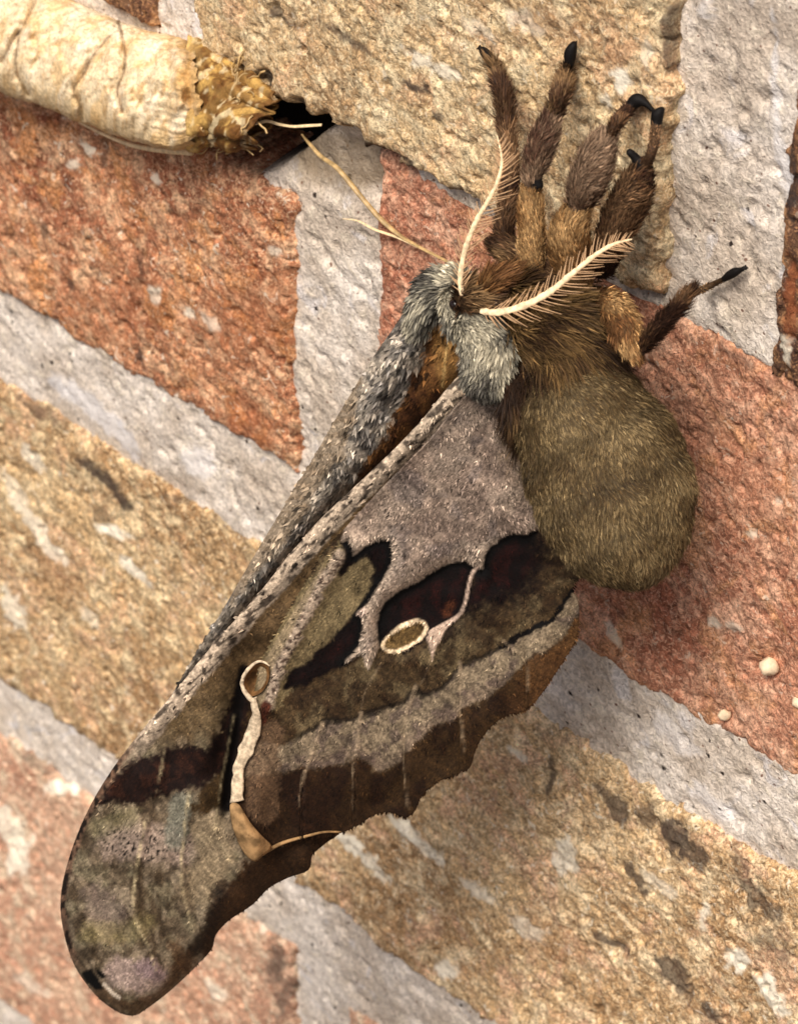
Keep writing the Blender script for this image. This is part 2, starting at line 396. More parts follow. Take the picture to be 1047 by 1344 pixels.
build_brick(uA2, uA2 + 1040, vA0r, vT0 - 12, M_RED2, 15, proud=-4, chip=7, rough=0.9,
    dark=[(900, 560, 50, 50, 0, .22), (960, 470, 34, 6, 30, .4), (800, 800, 22, 5, 40, .4), (925, 612, 30, 3, -35, .3)],  # first, wide faint blob: soft shadow beside the abdomen, painted on
    cream=[(985, 705, 8, 5, 20, .6), (800, 835, 16, 6, 60, .6), (935, 820, 14, 8, 40, .6), (1020, 660, 8, 5, 20, .5), (958, 825, 10, 7, 40, .5)],
    rust=[(960, 620, 80, 40, 30, .2)], pits=[(1003, 878, 22, 10), (945, 940, 17, 8)])
build_brick(uB1 - LB, uB1, vB0, vB1, M_TAN2, 16, proud=2, chip=11, rough=1.2,
    dark=[(135, 625, 34, 9, 42, .9), (160, 655, 20, 8, 40, .9), (112, 610, 12, 8, 20, .8), (130, 675, 18, 10, 30, .5), (245, 655, 26, 5, 12, .6), (60, 545, 40, 9, 32, .55), (300, 690, 30, 8, 35, .5)],
    cream=[(152, 698, 22, 8, 20, 1), (176, 748, 30, 8, 40, .9), (50, 690, 60, 8, 55, .7), (20, 640, 30, 8, 50, .5), (75, 725, 24, 7, 40, .8), (20, 800, 30, 12, 70, .7), (120, 810, 20, 8, 50, .5), (45, 600, 22, 8, 55, .7)],
    rust=[(80, 760, 60, 30, 40, .2)])
build_brick(uB2, uB2 + 1000, vB0r, vB1r, M_TAN3, 17, proud=2, chip=11, rough=1.3,
    dark=[(812, 1062, 26, 16, 50, .8), (848, 1070, 16, 14, 60, .7), (890, 1100, 30, 17, 60, .9), (918, 1120, 26, 14, 50, .8), (836, 1150, 28, 8, 60, .8), (885, 1280, 40, 14, 60, .8), (935, 1330, 24, 8, 60, .8), (1000, 1180, 50, 12, 45, .7), (975, 1140, 30, 10, 70, .5), (722, 1020, 30, 4, 95, .8), (800, 1240, 40, 4, 30, .8), (790, 1035, 14, 6, 30, .7), (1020, 1240, 30, 16, 40, .5)],
    cream=[(535, 1090, 28, 9, 42, 1), (565, 1115, 30, 9, 42, .9), (460, 1108, 30, 10, 38, 1), (495, 1140, 24, 8, 50, .8), (740, 1125, 22, 18, 80, .8), (630, 1170, 26, 7, 35, .7), (585, 1272, 18, 10, 40, .9), (970, 1260, 18, 14, 20, 1), (1020, 1310, 44, 11, 60, 1), (690, 1220, 30, 10, 30, .6), (925, 1200, 20, 6, 100, .7), (870, 1160, 30, 8, 40, .5), (680, 990, 14, 6, 40, .8), (560, 1330, 20, 8, 40, .5)],
    rust=[(720, 1230, 60, 40, 30, .15)], pits=[(722, 1020, 10, 8), (812, 1244, 14, 7)])
build_brick(uC1 - LB, uC1, vC0, vC1, M_PINK, 18, proud=2, chip=11, rough=1.2,
    dark=[(50, 1000, 30, 10, 35, .5), (362, 1260, 12, 30, 0, .7), (375, 1310, 14, 24, 20, .6), (95, 1035, 20, 7, 35, .5)],
    cream=[(25, 1110, 16, 40, 0, .9), (80, 1035, 22, 8, 10, 1), (5, 1070, 14, 20, 0, .8), (285, 1300, 20, 8, 50, .6), (40, 1290, 30, 9, 35, .5), (340, 1210, 16, 6, 60, .6)])
build_brick(uC2, uC2 + LB, vC0, vC1 - 30, M_PINK, 19, proud=0, res=8)
# the wall goes on beyond the frame
outer = []
course_tops = []
pitch_v = vT0 - vB1 if False else 578.0
def outer_row(v0, v1, off, us, seeds, mats):
    for i, (ua) in enumerate(us):
        build_brick(ua, ua + LB, v0, v1, mats[i % len(mats)], seeds + i, proud=rng.uniform(-2, 6), res=26, rough=1, chip=9)
build_brick(uR0 + LB + 110, uR0 + 2 * LB + 110, vT0, vT0 + HB, M_RED, 40, res=26)
build_brick(uT0 - 210 - 2 * LB, uT0 - 210 - LB, vT0, vT0 + HB, M_TAN, 41, res=26)
for i, k in enumerate((1, 2)):
    build_brick(uA1 - LB - k * (LB + 100), uA1 - k * (LB + 100), vA0, vA1, (M_TAN2, M_RED)[i], 42 + i, res=26)
build_brick(uA2 + 1140, uA2 + 2020, vA0r, vT0 - 100, M_TAN3, 44, res=26)
build_brick(uB1 - 2 * LB - 100, uB1 - LB - 100, vB0, vB1, M_RED2, 45, res=26)
build_brick(uB2 + 1100, uB2 + 1980, vB0r, vB1r, M_RED, 46, res=26)
build_brick(uC1 - 2 * LB - 100, uC1 - LB - 100, vC0, vC1, M_TAN2, 47, res=26)
build_brick(uC2 + LB + 100, uC2 + 2 * LB + 100, vC0, vC1 - 30, M_TAN, 48, res=26)
vt = vT0 + HB + 100
for r in range(2):
    outer_row(vt, vt + HB, 0, [uT0 - 480 + (-1 + k) * (LB + 105) + r * 400 for k in range(5)], 60 + r * 10, [M_RED, M_TAN2, M_TAN3, M_RED2, M_PINK]); vt += HB + 100
vb = vC0 - 100
for r in range(2):
    outer_row(vb - HB, vb, 0, [uC1 - 480 + (-1 + k) * (LB + 105) - r * 400 for k in range(5)], 80 + r * 10, [M_TAN3, M_RED2, M_TAN2, M_RED, M_TAN]); vb -= HB + 100

# mortar: one bed behind and between the bricks
ul, uh_ = -3300.0, 2700.0; vl, vh_ = vb - 60, vt + 60
def axis(a, b, fa, fb, fine, coarse):
    return np.concatenate([np.arange(a, fa, coarse), np.arange(fa, fb, fine), np.arange(fb, b + coarse, coarse)])
au = axis(ul, uh_, -1600, 1000, 5.5, 60); av = axis(vl, vh_, -1750, 1050, 5.5, 60)
Ug, Vg = np.meshgrid(au, av, indexing='ij')
px, py = uv2px(Ug, Vg)
hm = -9 + (fbm(Ug / 120, Vg / 120, 201, 3) - 0.5) * 12 + (fbm(Ug / 22, Vg / 22, 203, 4, 0.6) - 0.5) * 9 - 7 * sstep(0.68, 0.8, fbm(Ug / 13, Vg / 13, 207, 2))
for (a0, a1, b0, b1) in RECTS:
    e = np.minimum(np.minimum(Ug - a0, a1 - Ug), np.minimum(Vg - b0, b1 - Vg)); hm -= 40 * sstep(10, 34, e)
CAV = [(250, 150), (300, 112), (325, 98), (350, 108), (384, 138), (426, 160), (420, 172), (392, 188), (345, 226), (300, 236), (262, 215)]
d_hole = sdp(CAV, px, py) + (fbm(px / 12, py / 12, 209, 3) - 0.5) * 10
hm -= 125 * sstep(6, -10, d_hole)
recess = sstep(60, 20, dline([(380, 190), (440, 215), (490, 235)], px, py)); hm -= 22 * recess
mkm = np.stack([0.75 * sstep(46, 20, dline([(385, 205), (440, 225), (480, 225)], px, py) + (fbm(px / 16, py / 16, 211, 3) - .5) * 24),
                blobs(px, py, [(110, 535, 60, 14, 38, 1), (150, 570, 40, 12, 40, .9), (255, 610, 26, 16, 30, .8), (258, 30, 10, 30, 10, .9), (1012, 130, 5, 120, -2, .9), (1024, 230, 12, 40, -10, 1), (880, 970, 40, 14, 40, .6), (930, 1060, 40, 12, 45, .7)]),
                sstep(5, -3, d_hole)], -1)  # hole painted near-black in place of its deep shade
Xm = np.stack([Ug, -hm, Vg], -1).reshape(-1, 3)
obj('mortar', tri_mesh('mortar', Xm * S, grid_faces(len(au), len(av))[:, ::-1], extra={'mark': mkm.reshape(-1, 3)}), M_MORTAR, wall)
# the rest of the wall, far outside the frame, and the ground it stands on
def far_mat():
    m, nt, b = new_mat('distant_brickwork'); nb = NB(nt); tc = nb.n('ShaderNodeTexCoord'); sx_ = nb.n('ShaderNodeSeparateXYZ'); nb.l(tc.outputs['Object'], sx_.inputs[0])
    cx3 = nb.n('ShaderNodeCombineXYZ'); nb.l(sx_.outputs[0], cx3.inputs[0]); nb.l(sx_.outputs[2], cx3.inputs[1])
    bt = nb.n('ShaderNodeTexBrick'); nb.l(cx3.outputs[0], bt.inputs['Vector']); bt.inputs['Scale'].default_value = 1.0
    bt.inputs['Brick Width'].default_value = 0.098; bt.inputs['Row Height'].default_value = 0.058; bt.inputs['Mortar Size'].default_value = 0.005
    bt.inputs['Color1'].default_value = (*lin(206, 168, 118), 1); bt.inputs['Color2'].default_value = (*lin(192, 130, 98), 1); bt.inputs['Mortar'].default_value = (*lin(206, 194, 178), 1)
    nb.l(bt.outputs['Color'], b.inputs['Base Color']); return m
def box(x0, x1, y0, y1, z0, z1):
    return np.array([[x, y, z] for y in (y0, y1) for z in (z0, z1) for x in (x0, x1)], float), np.array([[0, 1, 3, 2], [4, 6, 7, 5], [0, 4, 5, 1], [2, 3, 7, 6], [0, 2, 6, 4], [1, 5, 7, 3]])
cv_, cf_ = box(-4, 4, .019, .22, -1.22, 1.5)
obj('wall_face', tri_mesh('wall_face', cv_, cf_, smooth=False), far_mat(), wall)
gv = np.array([[-150, -150, 0], [150, -150, 0], [150, 150, 0], [-150, 150, 0]], float)
M_GROUND = flat_mat('paving', lin(98, 90, 80), .95, .1, 40, .25)
obj('ground', tri_mesh('ground', gv, np.array([[0, 1, 2, 3]]), smooth=False), M_GROUND, None, kind='structure', label='pale grey paved ground at the foot of the wall')
# white pebbles baked into the dusky red brick
def pebble(x, y, rx, ry, parent, seed):
    th = np.linspace(0, np.pi, 9); ph = np.linspace(0, 2 * np.pi, 12, endpoint=False)
    T, Q = np.meshgrid(th, ph, indexing='ij')
    r = 1 + (fbm(np.cos(Q) * np.sin(T) * 2 + 5, np.sin(Q) * np.sin(T) * 2 + np.cos(T), seed, 2) - .5) * .5
    c0 = P(x, y, wall_z(x, y))
    A = np.stack([np.sin(T) * np.cos(Q) * rx * r, np.sin(T) * np.sin(Q) * ry * r, np.cos(T) * rx * .8 * r], -1).reshape(-1, 3)
    V = wp(A + c0 - Nh * 7)
    return obj('pebble', tri_mesh('pebble', V - np.array(BASE), grid_faces(9, 12, True)), M_PEB, wall)
M_PEB = flat_mat('quartz_pebble', lin(226, 202, 168), 0.8)
pebble(1003, 879, 12, 11, wall, 3); pebble(945, 942, 8, 7, wall, 4); pebble(1042, 925, 8, 7, wall, 5)

# ================================================================== THE MOTH
def wing_depth(x, y):
    s = (x - 620) * -0.48 + (y - 510) * 0.877
    t = (x - 620) * 0.877 + (y - 510) * 0.48
    return 575 - 0.40 * s - 0.10 * t
moth = thing('moth', 'large brown moth with folded wings clinging to bricks', 'moth', tuple(wp(P(740, 200, wall_z(740, 200)))))
M_WING = col_mat('wing_membrane', 0.8, 0.15, (4200, 0.5), 0.0)
M_SCALE = col_mat('wing_scales', 0.85, 0.12)
M_FUR = col_mat('moth_fur', 0.7, 0.2)

HW = smooth_line([(640, 505), (607, 522), (565, 574), (505, 636), (458, 688), (432, 716), (412, 748), (392, 782), (370, 820), (352, 852), (342, 872), (336, 900), (336, 930), (333, 955), (322, 985), (311, 1012), (308, 1040), (318, 1068), (340, 1094), (357, 1111),
    (385, 1103), (415, 1096), (447, 1092), (468, 1083), (489, 1069), (510, 1065), (531, 1071), (543, 1064), (552, 1045), (572, 1026), (600, 1015), (616, 1005), (622, 985), (632, 966), (648, 948), (664, 938), (690, 930), (712, 906), (737, 868), (755, 838), (760, 806), (757, 784), (752, 765), (790, 700), (770, 600), (700, 520)], 4, True)
FW = smooth_line([(612, 492), (590, 508), (558, 548), (512, 596), (462, 644), (420, 684), (384, 725), (340, 780), (288, 838), (240, 897), (200, 945), (150, 1010), (115, 1070), (92, 1130), (82, 1180), (86, 1222), (100, 1266), (126, 1303), (152, 1324), (174, 1331), (192, 1322), (222, 1299), (252, 1271), (276, 1246), (282, 1226), (300, 1206), (330, 1186), (352, 1164), (378, 1150), (404, 1140), (409, 1121), (428, 1104), (450, 1085), (500, 1000), (560, 800), (640, 560)], 4, True)
FF = smooth_line([(606, 392), (566, 392), (536, 404), (516, 432), (488, 474), (458, 522), (420, 586), (388, 640), (360, 688), (328, 742), (296, 796), (258, 856), (222, 918), (204, 944), (222, 948), (300, 856), (385, 762), (470, 682), (600, 556), (640, 470)], 4, True)
RIB = smooth_line([(604, 508), (560, 558), (506, 612), (455, 662), (405, 716), (350, 778), (295, 840), (245, 900), (205, 948), (165, 1000), (128, 1058)], 5)

def paint(c, m, colr):
    c[:] = c * (1 - m[:, None]) + np.asarray(colr)[None] * m[:, None]
def edge(d, w=2.0): return sstep(w, -w, d)

BASEGREY = [(620, 490), (455, 688), (449, 709), (458, 706), (464, 727), (483, 713), (496, 707), (514, 708), (517, 724), (515, 739), (504, 760), (493, 777), (485, 791), (468, 806), (477, 804), (477, 825), (473, 848), (455, 868), (476, 856), (483, 877), (491, 858), (496, 848), (494, 837), (493, 818), (496, 802), (506, 787), (523, 774), (544, 764), (573, 745), (586, 737), (611, 734), (626, 743), (633, 746), (635, 728), (641, 718), (651, 709), (664, 701), (675, 698), (690, 700), (800, 640), (720, 480)]
EYEDARK = [(494, 840), (489, 818), (494, 800), (506, 783), (544, 760), (586, 732), (611, 730), (630, 745), (619, 760), (611, 795), (603, 808), (584, 820), (565, 832), (555, 845), (530, 858), (500, 852)]
DARKR = [(626, 743), (641, 714), (675, 694), (700, 690), (712, 735), (700, 752), (690, 775), (650, 790), (620, 800), (600, 815), (588, 822), (606, 800)]
DARKL = [(450, 712), (464, 704), (466, 725), (496, 703), (516, 704), (519, 730), (508, 758), (488, 792), (478, 806), (476, 850), (452, 872), (425, 884), (400, 898), (370, 905), (380, 880), (403, 869), (418, 852), (434, 838), (453, 817), (468, 804), (485, 775), (490, 740), (480, 728), (462, 740), (446, 756), (441, 752), (452, 735)]
VEIN = smooth_line([(628, 742), (619, 756), (611, 791), (603, 807), (586, 820), (567, 832)], 4)
RING = smooth_line([(503, 842), (519, 827), (535, 818), (550, 814), (558, 820), (558, 829), (552, 838), (534, 850), (513, 856), (502, 850)], 4, True)
LINE_B = smooth_line([(372, 975), (389, 967), (414, 954), (431, 946), (461, 944), (474, 938), (501, 931), (529, 920), (545, 907), (556, 913), (581, 901), (602, 876), (618, 867), (635, 860), (664, 845), (683, 833), (702, 825), (721, 816), (731, 802), (742, 787), (752, 770)], 4)
LINE_C = smooth_line([(340, 1020), (380, 1010), (420, 1006), (467, 997), (494, 1012), (515, 1005), (536, 984), (570, 955), (598, 943), (610, 926), (630, 920), (657, 900), (680, 880), (690, 866), (717, 852), (742, 833), (754, 806)], 4)
HWVEINS = [smooth_line(v, 5) for v in ([(603, 868), (605, 905), (605, 940), (610, 990)], [(546, 900), (536, 928), (531, 960), (530, 1000), (536, 1062)], [(474, 935), (469, 970), (464, 1010), (463, 1062)], [(424, 948), (410, 985), (398, 1020), (392, 1062)], [(660, 840), (672, 850), (690, 868), (693, 905)], [(500, 870), (480, 905), (474, 935)], [(566, 862), (556, 890), (546, 905)])]
FWVEINS = [smooth_line(v, 5) for v in ([(190, 1080), (185, 1110), (180, 1140), (176, 1185), (182, 1215), (194, 1240), (204, 1272)], [(249, 1040), (242, 1090), (237, 1145), (244, 1185), (256, 1225)], [(306, 940), (296, 990), (287, 1040), (283, 1085), (296, 1120), (318, 1150)], [(216, 985), (212, 1010), (206, 1040)])]

def above(line, X, Y):          # signed vertical distance to a left-to-right line, negative above it
    yy = np.interp(X, line[:, 0], line[:, 1]); return Y - yy
def brush(c, X, Y, root, k, power=1.32, gain=.70):
    dx, dy = X - root[0], Y - root[1]; a = np.arctan2(dy, dx); rr_ = np.hypot(dx, dy)
    w = noise2(X / 30, Y / 30, 660) * 6
    n = noise2(a * rr_ / 2.6 + w, rr_ / 15 + w, 661) * .6 + noise2(a * rr_ / 5.5 + w, rr_ / 26, 662) * .4
    c = np.clip(c, 0, 1); m = c.mean(1)[:, None]
    c = c * (m / .16) ** (power - 1) * gain * (1 + k * (n - .5) * 2)[:, None] * np.exp((noise2(X / 2.1, Y / 2.1, 663) - .5) * 1.0)[:, None]
    g = c.mean(1)[:, None]; return (c * .80 + g * .20) * np.array([1.05, .985, .92])
def hw_col(X, Y):
    N = len(X); j = (noise2(X / 3.2, Y / 3.2, 301) - .5) * 7 + (noise2(X / 9, Y / 9, 302) - .5) * 7
    fine = noise2(X / 2.6, Y / 2.6, 303)
    c = np.tile(lin(88, 68, 38), (N, 1))
    paint(c, sstep(.45, .7, fbm(X / 22, Y / 22, 304, 3)) * .7, lin(118, 102, 68))
    paint(c, sstep(.48, .66, fbm(X / 16, Y / 16, 305, 3)) * .7, lin(66, 44, 20))
    paint(c, sstep(.55, .7, fbm(X / 9, Y / 9, 315, 2)) * .5, lin(50, 32, 14))
    ab = above(LINE_B, X, Y) + j * .6; cb = above(LINE_C, X, Y) + j
    # grey-tan submarginal band
    band = sstep(-2, 3, ab) * sstep(4, -6, cb)
    paint(c, band, lin(136, 120, 94))
    paint(c, band * sstep(.5, .66, fbm(X / 14, Y / 14, 306, 3)) * .65, lin(96, 80, 74))
    paint(c, band * sstep(.55, .75, fine) * .4, lin(70, 56, 46))
    paint(c, band * sstep(690, 640, X) * sstep(330, 420, X) * sstep(-30, -4, cb) * .35, lin(104, 80, 74))
    # dark margin
    mar = sstep(-4, 6, cb)
    paint(c, mar, lin(76, 52, 20))
    paint(c, mar * sstep(.42, .62, fbm(X / 26, Y / 40, 307, 3)) * .8, lin(52, 28, 10))
    paint(c, mar * sstep(640, 720, X) * .6, lin(122, 82, 34))
    paint(c, mar * sstep(560, 420, X) * .5, lin(58, 32, 12))
    # black wavy line
    paint(c, edge(np.abs(ab) - 3.2 - 2.4 * noise2(X / 11, Y / 11, 308), 1.2) * sstep(372, 400, X) * np.where(X > 655, 1, .65), lin(22, 12, 6))
    # left panel
    LP = [(470, 690), (520, 720), (500, 775), (440, 838), (400, 880), (366, 930), (330, 930), (336, 860), (420, 740)]
    lp = edge(sdp(LP, X, Y) + j, 2); paint(c, lp, lin(128, 112, 74)); paint(c, lp * sstep(.5, .7, fbm(X / 12, Y / 12, 309, 3)) * .5, lin(100, 84, 52))
    rb = dline([(446, 728), (425, 762), (404, 800), (388, 832), (372, 862), (360, 892), (352, 925)], X, Y)
    paint(c, edge(rb - 5 - 4 * noise2(X / 12, Y / 12, 332) + j * .6, 3) * .9, lin(170, 152, 132)); paint(c, edge(rb - 8 + j * .5, 2) * sstep(.6, .7, fine), lin(96, 76, 64))
    mb = sdp([(432, 725), (400, 775), (360, 840), (336, 880), (336, 930), (350, 925), (362, 880), (395, 815), (425, 755)], X, Y)
    paint(c, edge(mb + 3, 2) * .8, lin(150, 132, 100))
    # rusty crumpled patch by the rolled edge
    paint(c, edge(dline([(352, 960), (345, 1010), (345, 1060)], X, Y) - 20 + j, 4) * .7, lin(116, 88, 60))
    paint(c, edge(dline([(350, 925), (346, 945)], X, Y) - 6 + j * .5, 3), lin(96, 44, 20))
    # dark eyespot areas
    for poly, extra in ((DARKL, 1), (EYEDARK, 0), (DARKR, 0)):
        d = sdp(poly, X, Y); m = edge(d + j * .55, 2.5)
        if poly is DARKR: m = sstep(30, -14, d + j * 2)
        paint(c, m, lin(30, 8, 6))
        red = m * sstep(-3, -16, d) * sstep(.35, .62, fbm(X / 13, Y / 30, 311, 3))
        paint(c, red * .7, lin(60, 15, 9))
    # black rims along the pale base
    dg = sdp(BASEGREY, X, Y)
    dk = np.minimum(sdp(EYEDARK, X, Y), np.minimum(sdp(DARKL, X, Y), sdp(DARKR, X, Y)))
    paint(c, sstep(18, 5, dg + j * .5) * edge(dk - 2, 3), lin(12, 5, 5))
    paint(c, edge(dline([(592, 792), (586, 806)], X, Y) - 6 + j * .6, 3) * .6, lin(120, 62, 22))
    # ring interior, ring
    ri = sdp(RING, X, Y); paint(c, edge(ri + j * .2, 2), lin(118, 92, 44))
    # grey base
    m = edge(dg + j * .25, 1.6); g = np.tile(lin(148, 131, 115), (N, 1))
    paint(g, sstep(.42, .64, fbm(X / 30, Y / 30, 312, 3)) * .65, lin(122, 102, 90))
    paint(g, sstep(.5, .68, fbm(X / 18, Y / 18, 313, 3)) * .5, lin(168, 147, 128))
    paint(g, sstep(.56, .72, fbm(X / 24 + 7, Y / 24, 314, 3)) * .5, lin(106, 97, 96))
    paint(g, sstep(640, 705, X + (Y - 560) * -.15 + j * 3) * sstep(680, 600, Y) * .8, lin(112, 90, 48))
    paint(g, sstep(-16, -3, dg) * sstep(690, 715, Y) * .55, lin(190, 172, 150))
    paint(g, sstep(.74, .84, fine) * .5, lin(70, 56, 48))
    c[:] = c * (1 - m[:, None]) + g * m[:, None]
    paint(c, edge(np.abs(ri) - .9 - 1.6 * noise2(X / 7, Y / 7, 331) + j * .12, 1.2), lin(220, 196, 156))
    # thin pale vein joining the ring
    dv, tv, _, _ = dline(VEIN, X, Y, ret=True)
    paint(c, edge(dv - (1.2 + 3.2 * sstep(.6, 1, tv)), 1.3), lin(196, 170, 150))
    paint(c, edge(sdp([(560, 835), (588, 818), (580, 836), (572, 848), (567, 866), (564, 846)], X, Y), 1.5), lin(190, 164, 142))
    paint(c, edge(sdp([(470, 806), (480, 798), (480, 806)], X, Y) - 1, 1.3), lin(196, 172, 156))
    for i, v in enumerate(HWVEINS):
        dv, tv, _, _ = dline(v, X, Y, ret=True)
        w = (2.6 if i < 4 else 1.8) * (1 - .75 * tv) - 1.0 * noise2(X / 6, Y / 6, 330)
        paint(c, edge(dv - w + j * .15, 1.4) * (.55 if i < 5 else .3), lin(170, 148, 116))
    return brush(c, X, Y, (640, 420), .55)
def hw_z(X, Y):
    z = wing_depth(X, Y) + 26
    z += (fbm(X / 60, Y / 60, 320, 3) - .5) * 18
    z += 14 * np.exp(-(dline(RIB, X, Y) / 16) ** 2)
    # pleats between veins toward the margin
    cb = above(LINE_C, X, Y); k = sstep(-60, 40, cb)
    ph = np.interp(X, [340, 396, 465, 534, 606, 692, 760], [0, 1, 2, 3, 4, 5, 6]); fr = ph - np.floor(ph)
    z += k * 34 * (1 - fr) ** 1.5 - k * 8
    for v in HWVEINS[:5]:
        z += 1.5 * np.exp(-(dline(v, X, Y) / 3.0) ** 2)
    z += 4 * np.exp(-(dline(VEIN, X, Y) / 3) ** 2) + 2.5 * np.exp(-(sdp(RING, X, Y) / 3.0) ** 2)
    dg = sdp(BASEGREY, X, Y); z += 9 * sstep(6, -8, dg)
    z += -16 * sstep(16, -12, sdp(EYEDARK, X, Y)) + 12 * np.exp(-(dline([(446, 728), (404, 800), (372, 862), (352, 925)], X, Y) / 13) ** 2)
    return z
def fw_col(X, Y):
    N = len(X); j = (noise2(X / 3.2, Y / 3.2, 401) - .5) * 8 + (noise2(X / 10, Y / 10, 402) - .5) * 8; fine = noise2(X / 2.4, Y / 3.0, 403)
    c = np.tile(lin(120, 104, 80), (N, 1))
    paint(c, sstep(.42, .66, fbm(X / 22, Y / 22, 404, 3)) * .6, lin(134, 126, 96))
    paint(c, sstep(.46, .64, fbm(X / 14, Y / 24, 405, 3)) * .7, lin(84, 66, 42)); paint(c, sstep(.52, .68, fbm(X / 10, Y / 10, 410, 2)) * .5, lin(58, 44, 26)); paint(c, sstep(.56, .7, fbm(X / 12 + 4, Y / 18, 411, 2)) * .5, lin(158, 142, 116))
    paint(c, sstep(1000, 940, Y) * .8, lin(122, 98, 58)); paint(c, sstep(940, 860, Y) * .6, lin(108, 80, 42))
    paint(c, sstep(965, 990, Y + j) * sstep(1000, 985, Y) * .0, lin(0, 0, 0))
    # pinkish-grey dusting beyond the dark band
    paint(c, edge(dline([(150, 1105), (195, 1105), (235, 1110)], X, Y) - 22 + j, 10) * .7, lin(160, 140, 126))
    paint(c, edge(dline([(150, 1100), (195, 1112), (235, 1100)], X, Y) - 18 + j, 6) * sstep(.70, .78, fine), lin(30, 22, 18))
    paint(c, edge(dline([(130, 1085), (170, 1070)], X, Y) - 14 + j, 8) * .4, lin(124, 120, 76))
    paint(c, edge(dline([(130, 1180), (150, 1205)], X, Y) - 20 + j * 1.4, 9) * .6, lin(132, 114, 104))
    paint(c, edge(dline([(120, 1225), (165, 1225), (190, 1210)], X, Y) - 14 + j, 8) * .5, lin(136, 124, 72))
    paint(c, edge(dline([(160, 1275), (185, 1285), (200, 1282)], X, Y) - 20 + j, 8) * .75, lin(164, 142, 134))
    paint(c, edge(dline([(190, 1265), (210, 1280)], X, Y) - 9 + j, 6) * .35, lin(136, 108, 130))
    paint(c, edge(dline([(238, 1050), (230, 1100)], X, Y) - 14 + j * .8, 4) * .75, lin(128, 130, 114))
    paint(c, edge(dline([(272, 1085), (285, 1130), (262, 1170)], X, Y) - 22 + j, 5) * .7, lin(148, 130, 98))
    # dark outer margins
    paint(c, edge(sdp([(282, 1010), (310, 900), (360, 900), (330, 1060), (300, 1060), (270, 1070), (252, 1060)], X, Y) + j, 4), lin(80, 58, 24))
    paint(c, edge(sdp([(320, 1130), (480, 1050), (480, 1120), (330, 1200), (276, 1260), (262, 1245), (275, 1195), (296, 1165)], X, Y) + j * .8, 5), lin(74, 48, 20))
    paint(c, edge(dline([(292, 1160), (276, 1215), (240, 1262)], X, Y) - 9 + j, 5) * .8, lin(50, 30, 12))
    paint(c, edge(dline([(230, 1240), (245, 1262), (205, 1308), (172, 1322), (130, 1298)], X, Y) - 9 + j, 5) * .75, lin(96, 66, 34))
    # dark band
    DB = [(172, 996), (197, 988), (232, 978), (272, 980), (289, 955), (312, 890), (340, 890), (316, 985), (298, 1004), (268, 1028), (249, 1038), (215, 1044), (169, 1054), (128, 1056), (140, 1030)]
    d = sdp(DB, X, Y); paint(c, edge(d + j * 1.3, 4), lin(46, 22, 12)); paint(c, edge(d + j * .9 + 6, 4) * sstep(.45, .62, fbm(X / 12, Y / 14, 407, 3)) * .6, lin(80, 42, 22))
    paint(c, edge(dline([(320, 880), (306, 960), (296, 1060)], X, Y) - 9, 4), lin(26, 12, 6))  # shade in the gap beside the hindwing, painted as a near-black strip
    for i, v in enumerate(FWVEINS):
        dv, tv, _, _ = dline(v, X, Y, ret=True); paint(c, edge(dv - 1.8 * (1 - .5 * tv) + noise2(X / 7, Y / 7, 431) * 1.4 + j * .12, 1.3) * (.8 if i < 2 else .5), lin(186, 170, 126))
    # costa
    dr = dline(RIB, X, Y); paint(c, edge(dr - 13 + j * .4, 2.5) * sstep(1010, 960, Y), lin(184, 166, 142))
    paint(c, edge(dr - 13 + j * .4, 2.5) * sstep(1000, 960, Y) * sstep(.58, .72, noise2((X * .66 + Y * .75) / 3, (X * .75 - Y * .66) / 9, 408)) * .85, lin(72, 60, 50))
    db = dline(FW, X, Y, True); lm = edge(db - 7 + j * .3, 2) * sstep(260, 150, X) * sstep(960, 1010, Y) * sstep(1280, 1240, Y)
    paint(c, lm, lin(128, 96, 72)); paint(c, lm * sstep(.52, .62, noise2(X / 5, Y / 9, 409)), lin(46, 30, 20))
    # apex spots
    paint(c, edge(sdp([(109, 1276), (121, 1270), (130, 1282), (137, 1296), (128, 1298), (115, 1288)], X, Y) + j * .12, 1.5), lin(12, 8, 6))
    paint(c, edge(sdp([(126, 1268), (134, 1273), (140, 1279), (136, 1284), (129, 1278)], X, Y), 1.3), lin(14, 9, 7))
    paint(c, edge(dline([(138, 1290), (150, 1303), (158, 1308)], X, Y) - 2.2, 1.2), lin(214, 200, 178))
    return brush(c, X, Y, (560, 400), .6)
def fw_z(X, Y):
    z = wing_depth(X, Y) + (fbm(X / 70, Y / 70, 420, 3) - .5) * 40
    z += 10 * np.exp(-(dline(RIB, X, Y) / 11) ** 2)
    dl_ = dline(FW[:90], X, Y); z -= 30 * np.exp(-dl_ / 12) * sstep(880, 1050, Y)          # leading edge turns away
    z -= 26 * np.exp(-dline(FW[90:135], X, Y) / 14) * sstep(1000, 1200, Y)
    for v in FWVEINS: z += 5 * np.exp(-(dline(v, X, Y) / 6) ** 2)
    s = np.interp(X, [150, 182, 242, 290, 340], [0, 1, 0, 1, 0]); z += (s - .5) * 10 * sstep(1040, 1120, Y)
    z -= 40 * sstep(60, 0, dline([(330, 860), (312, 960), (302, 1050)], X, Y)) ** 2
    return z
MID = smooth_line([(560, 420), (520, 480), (480, 545), (452, 600), (400, 680), (350, 745), (300, 815), (245, 890)], 4)
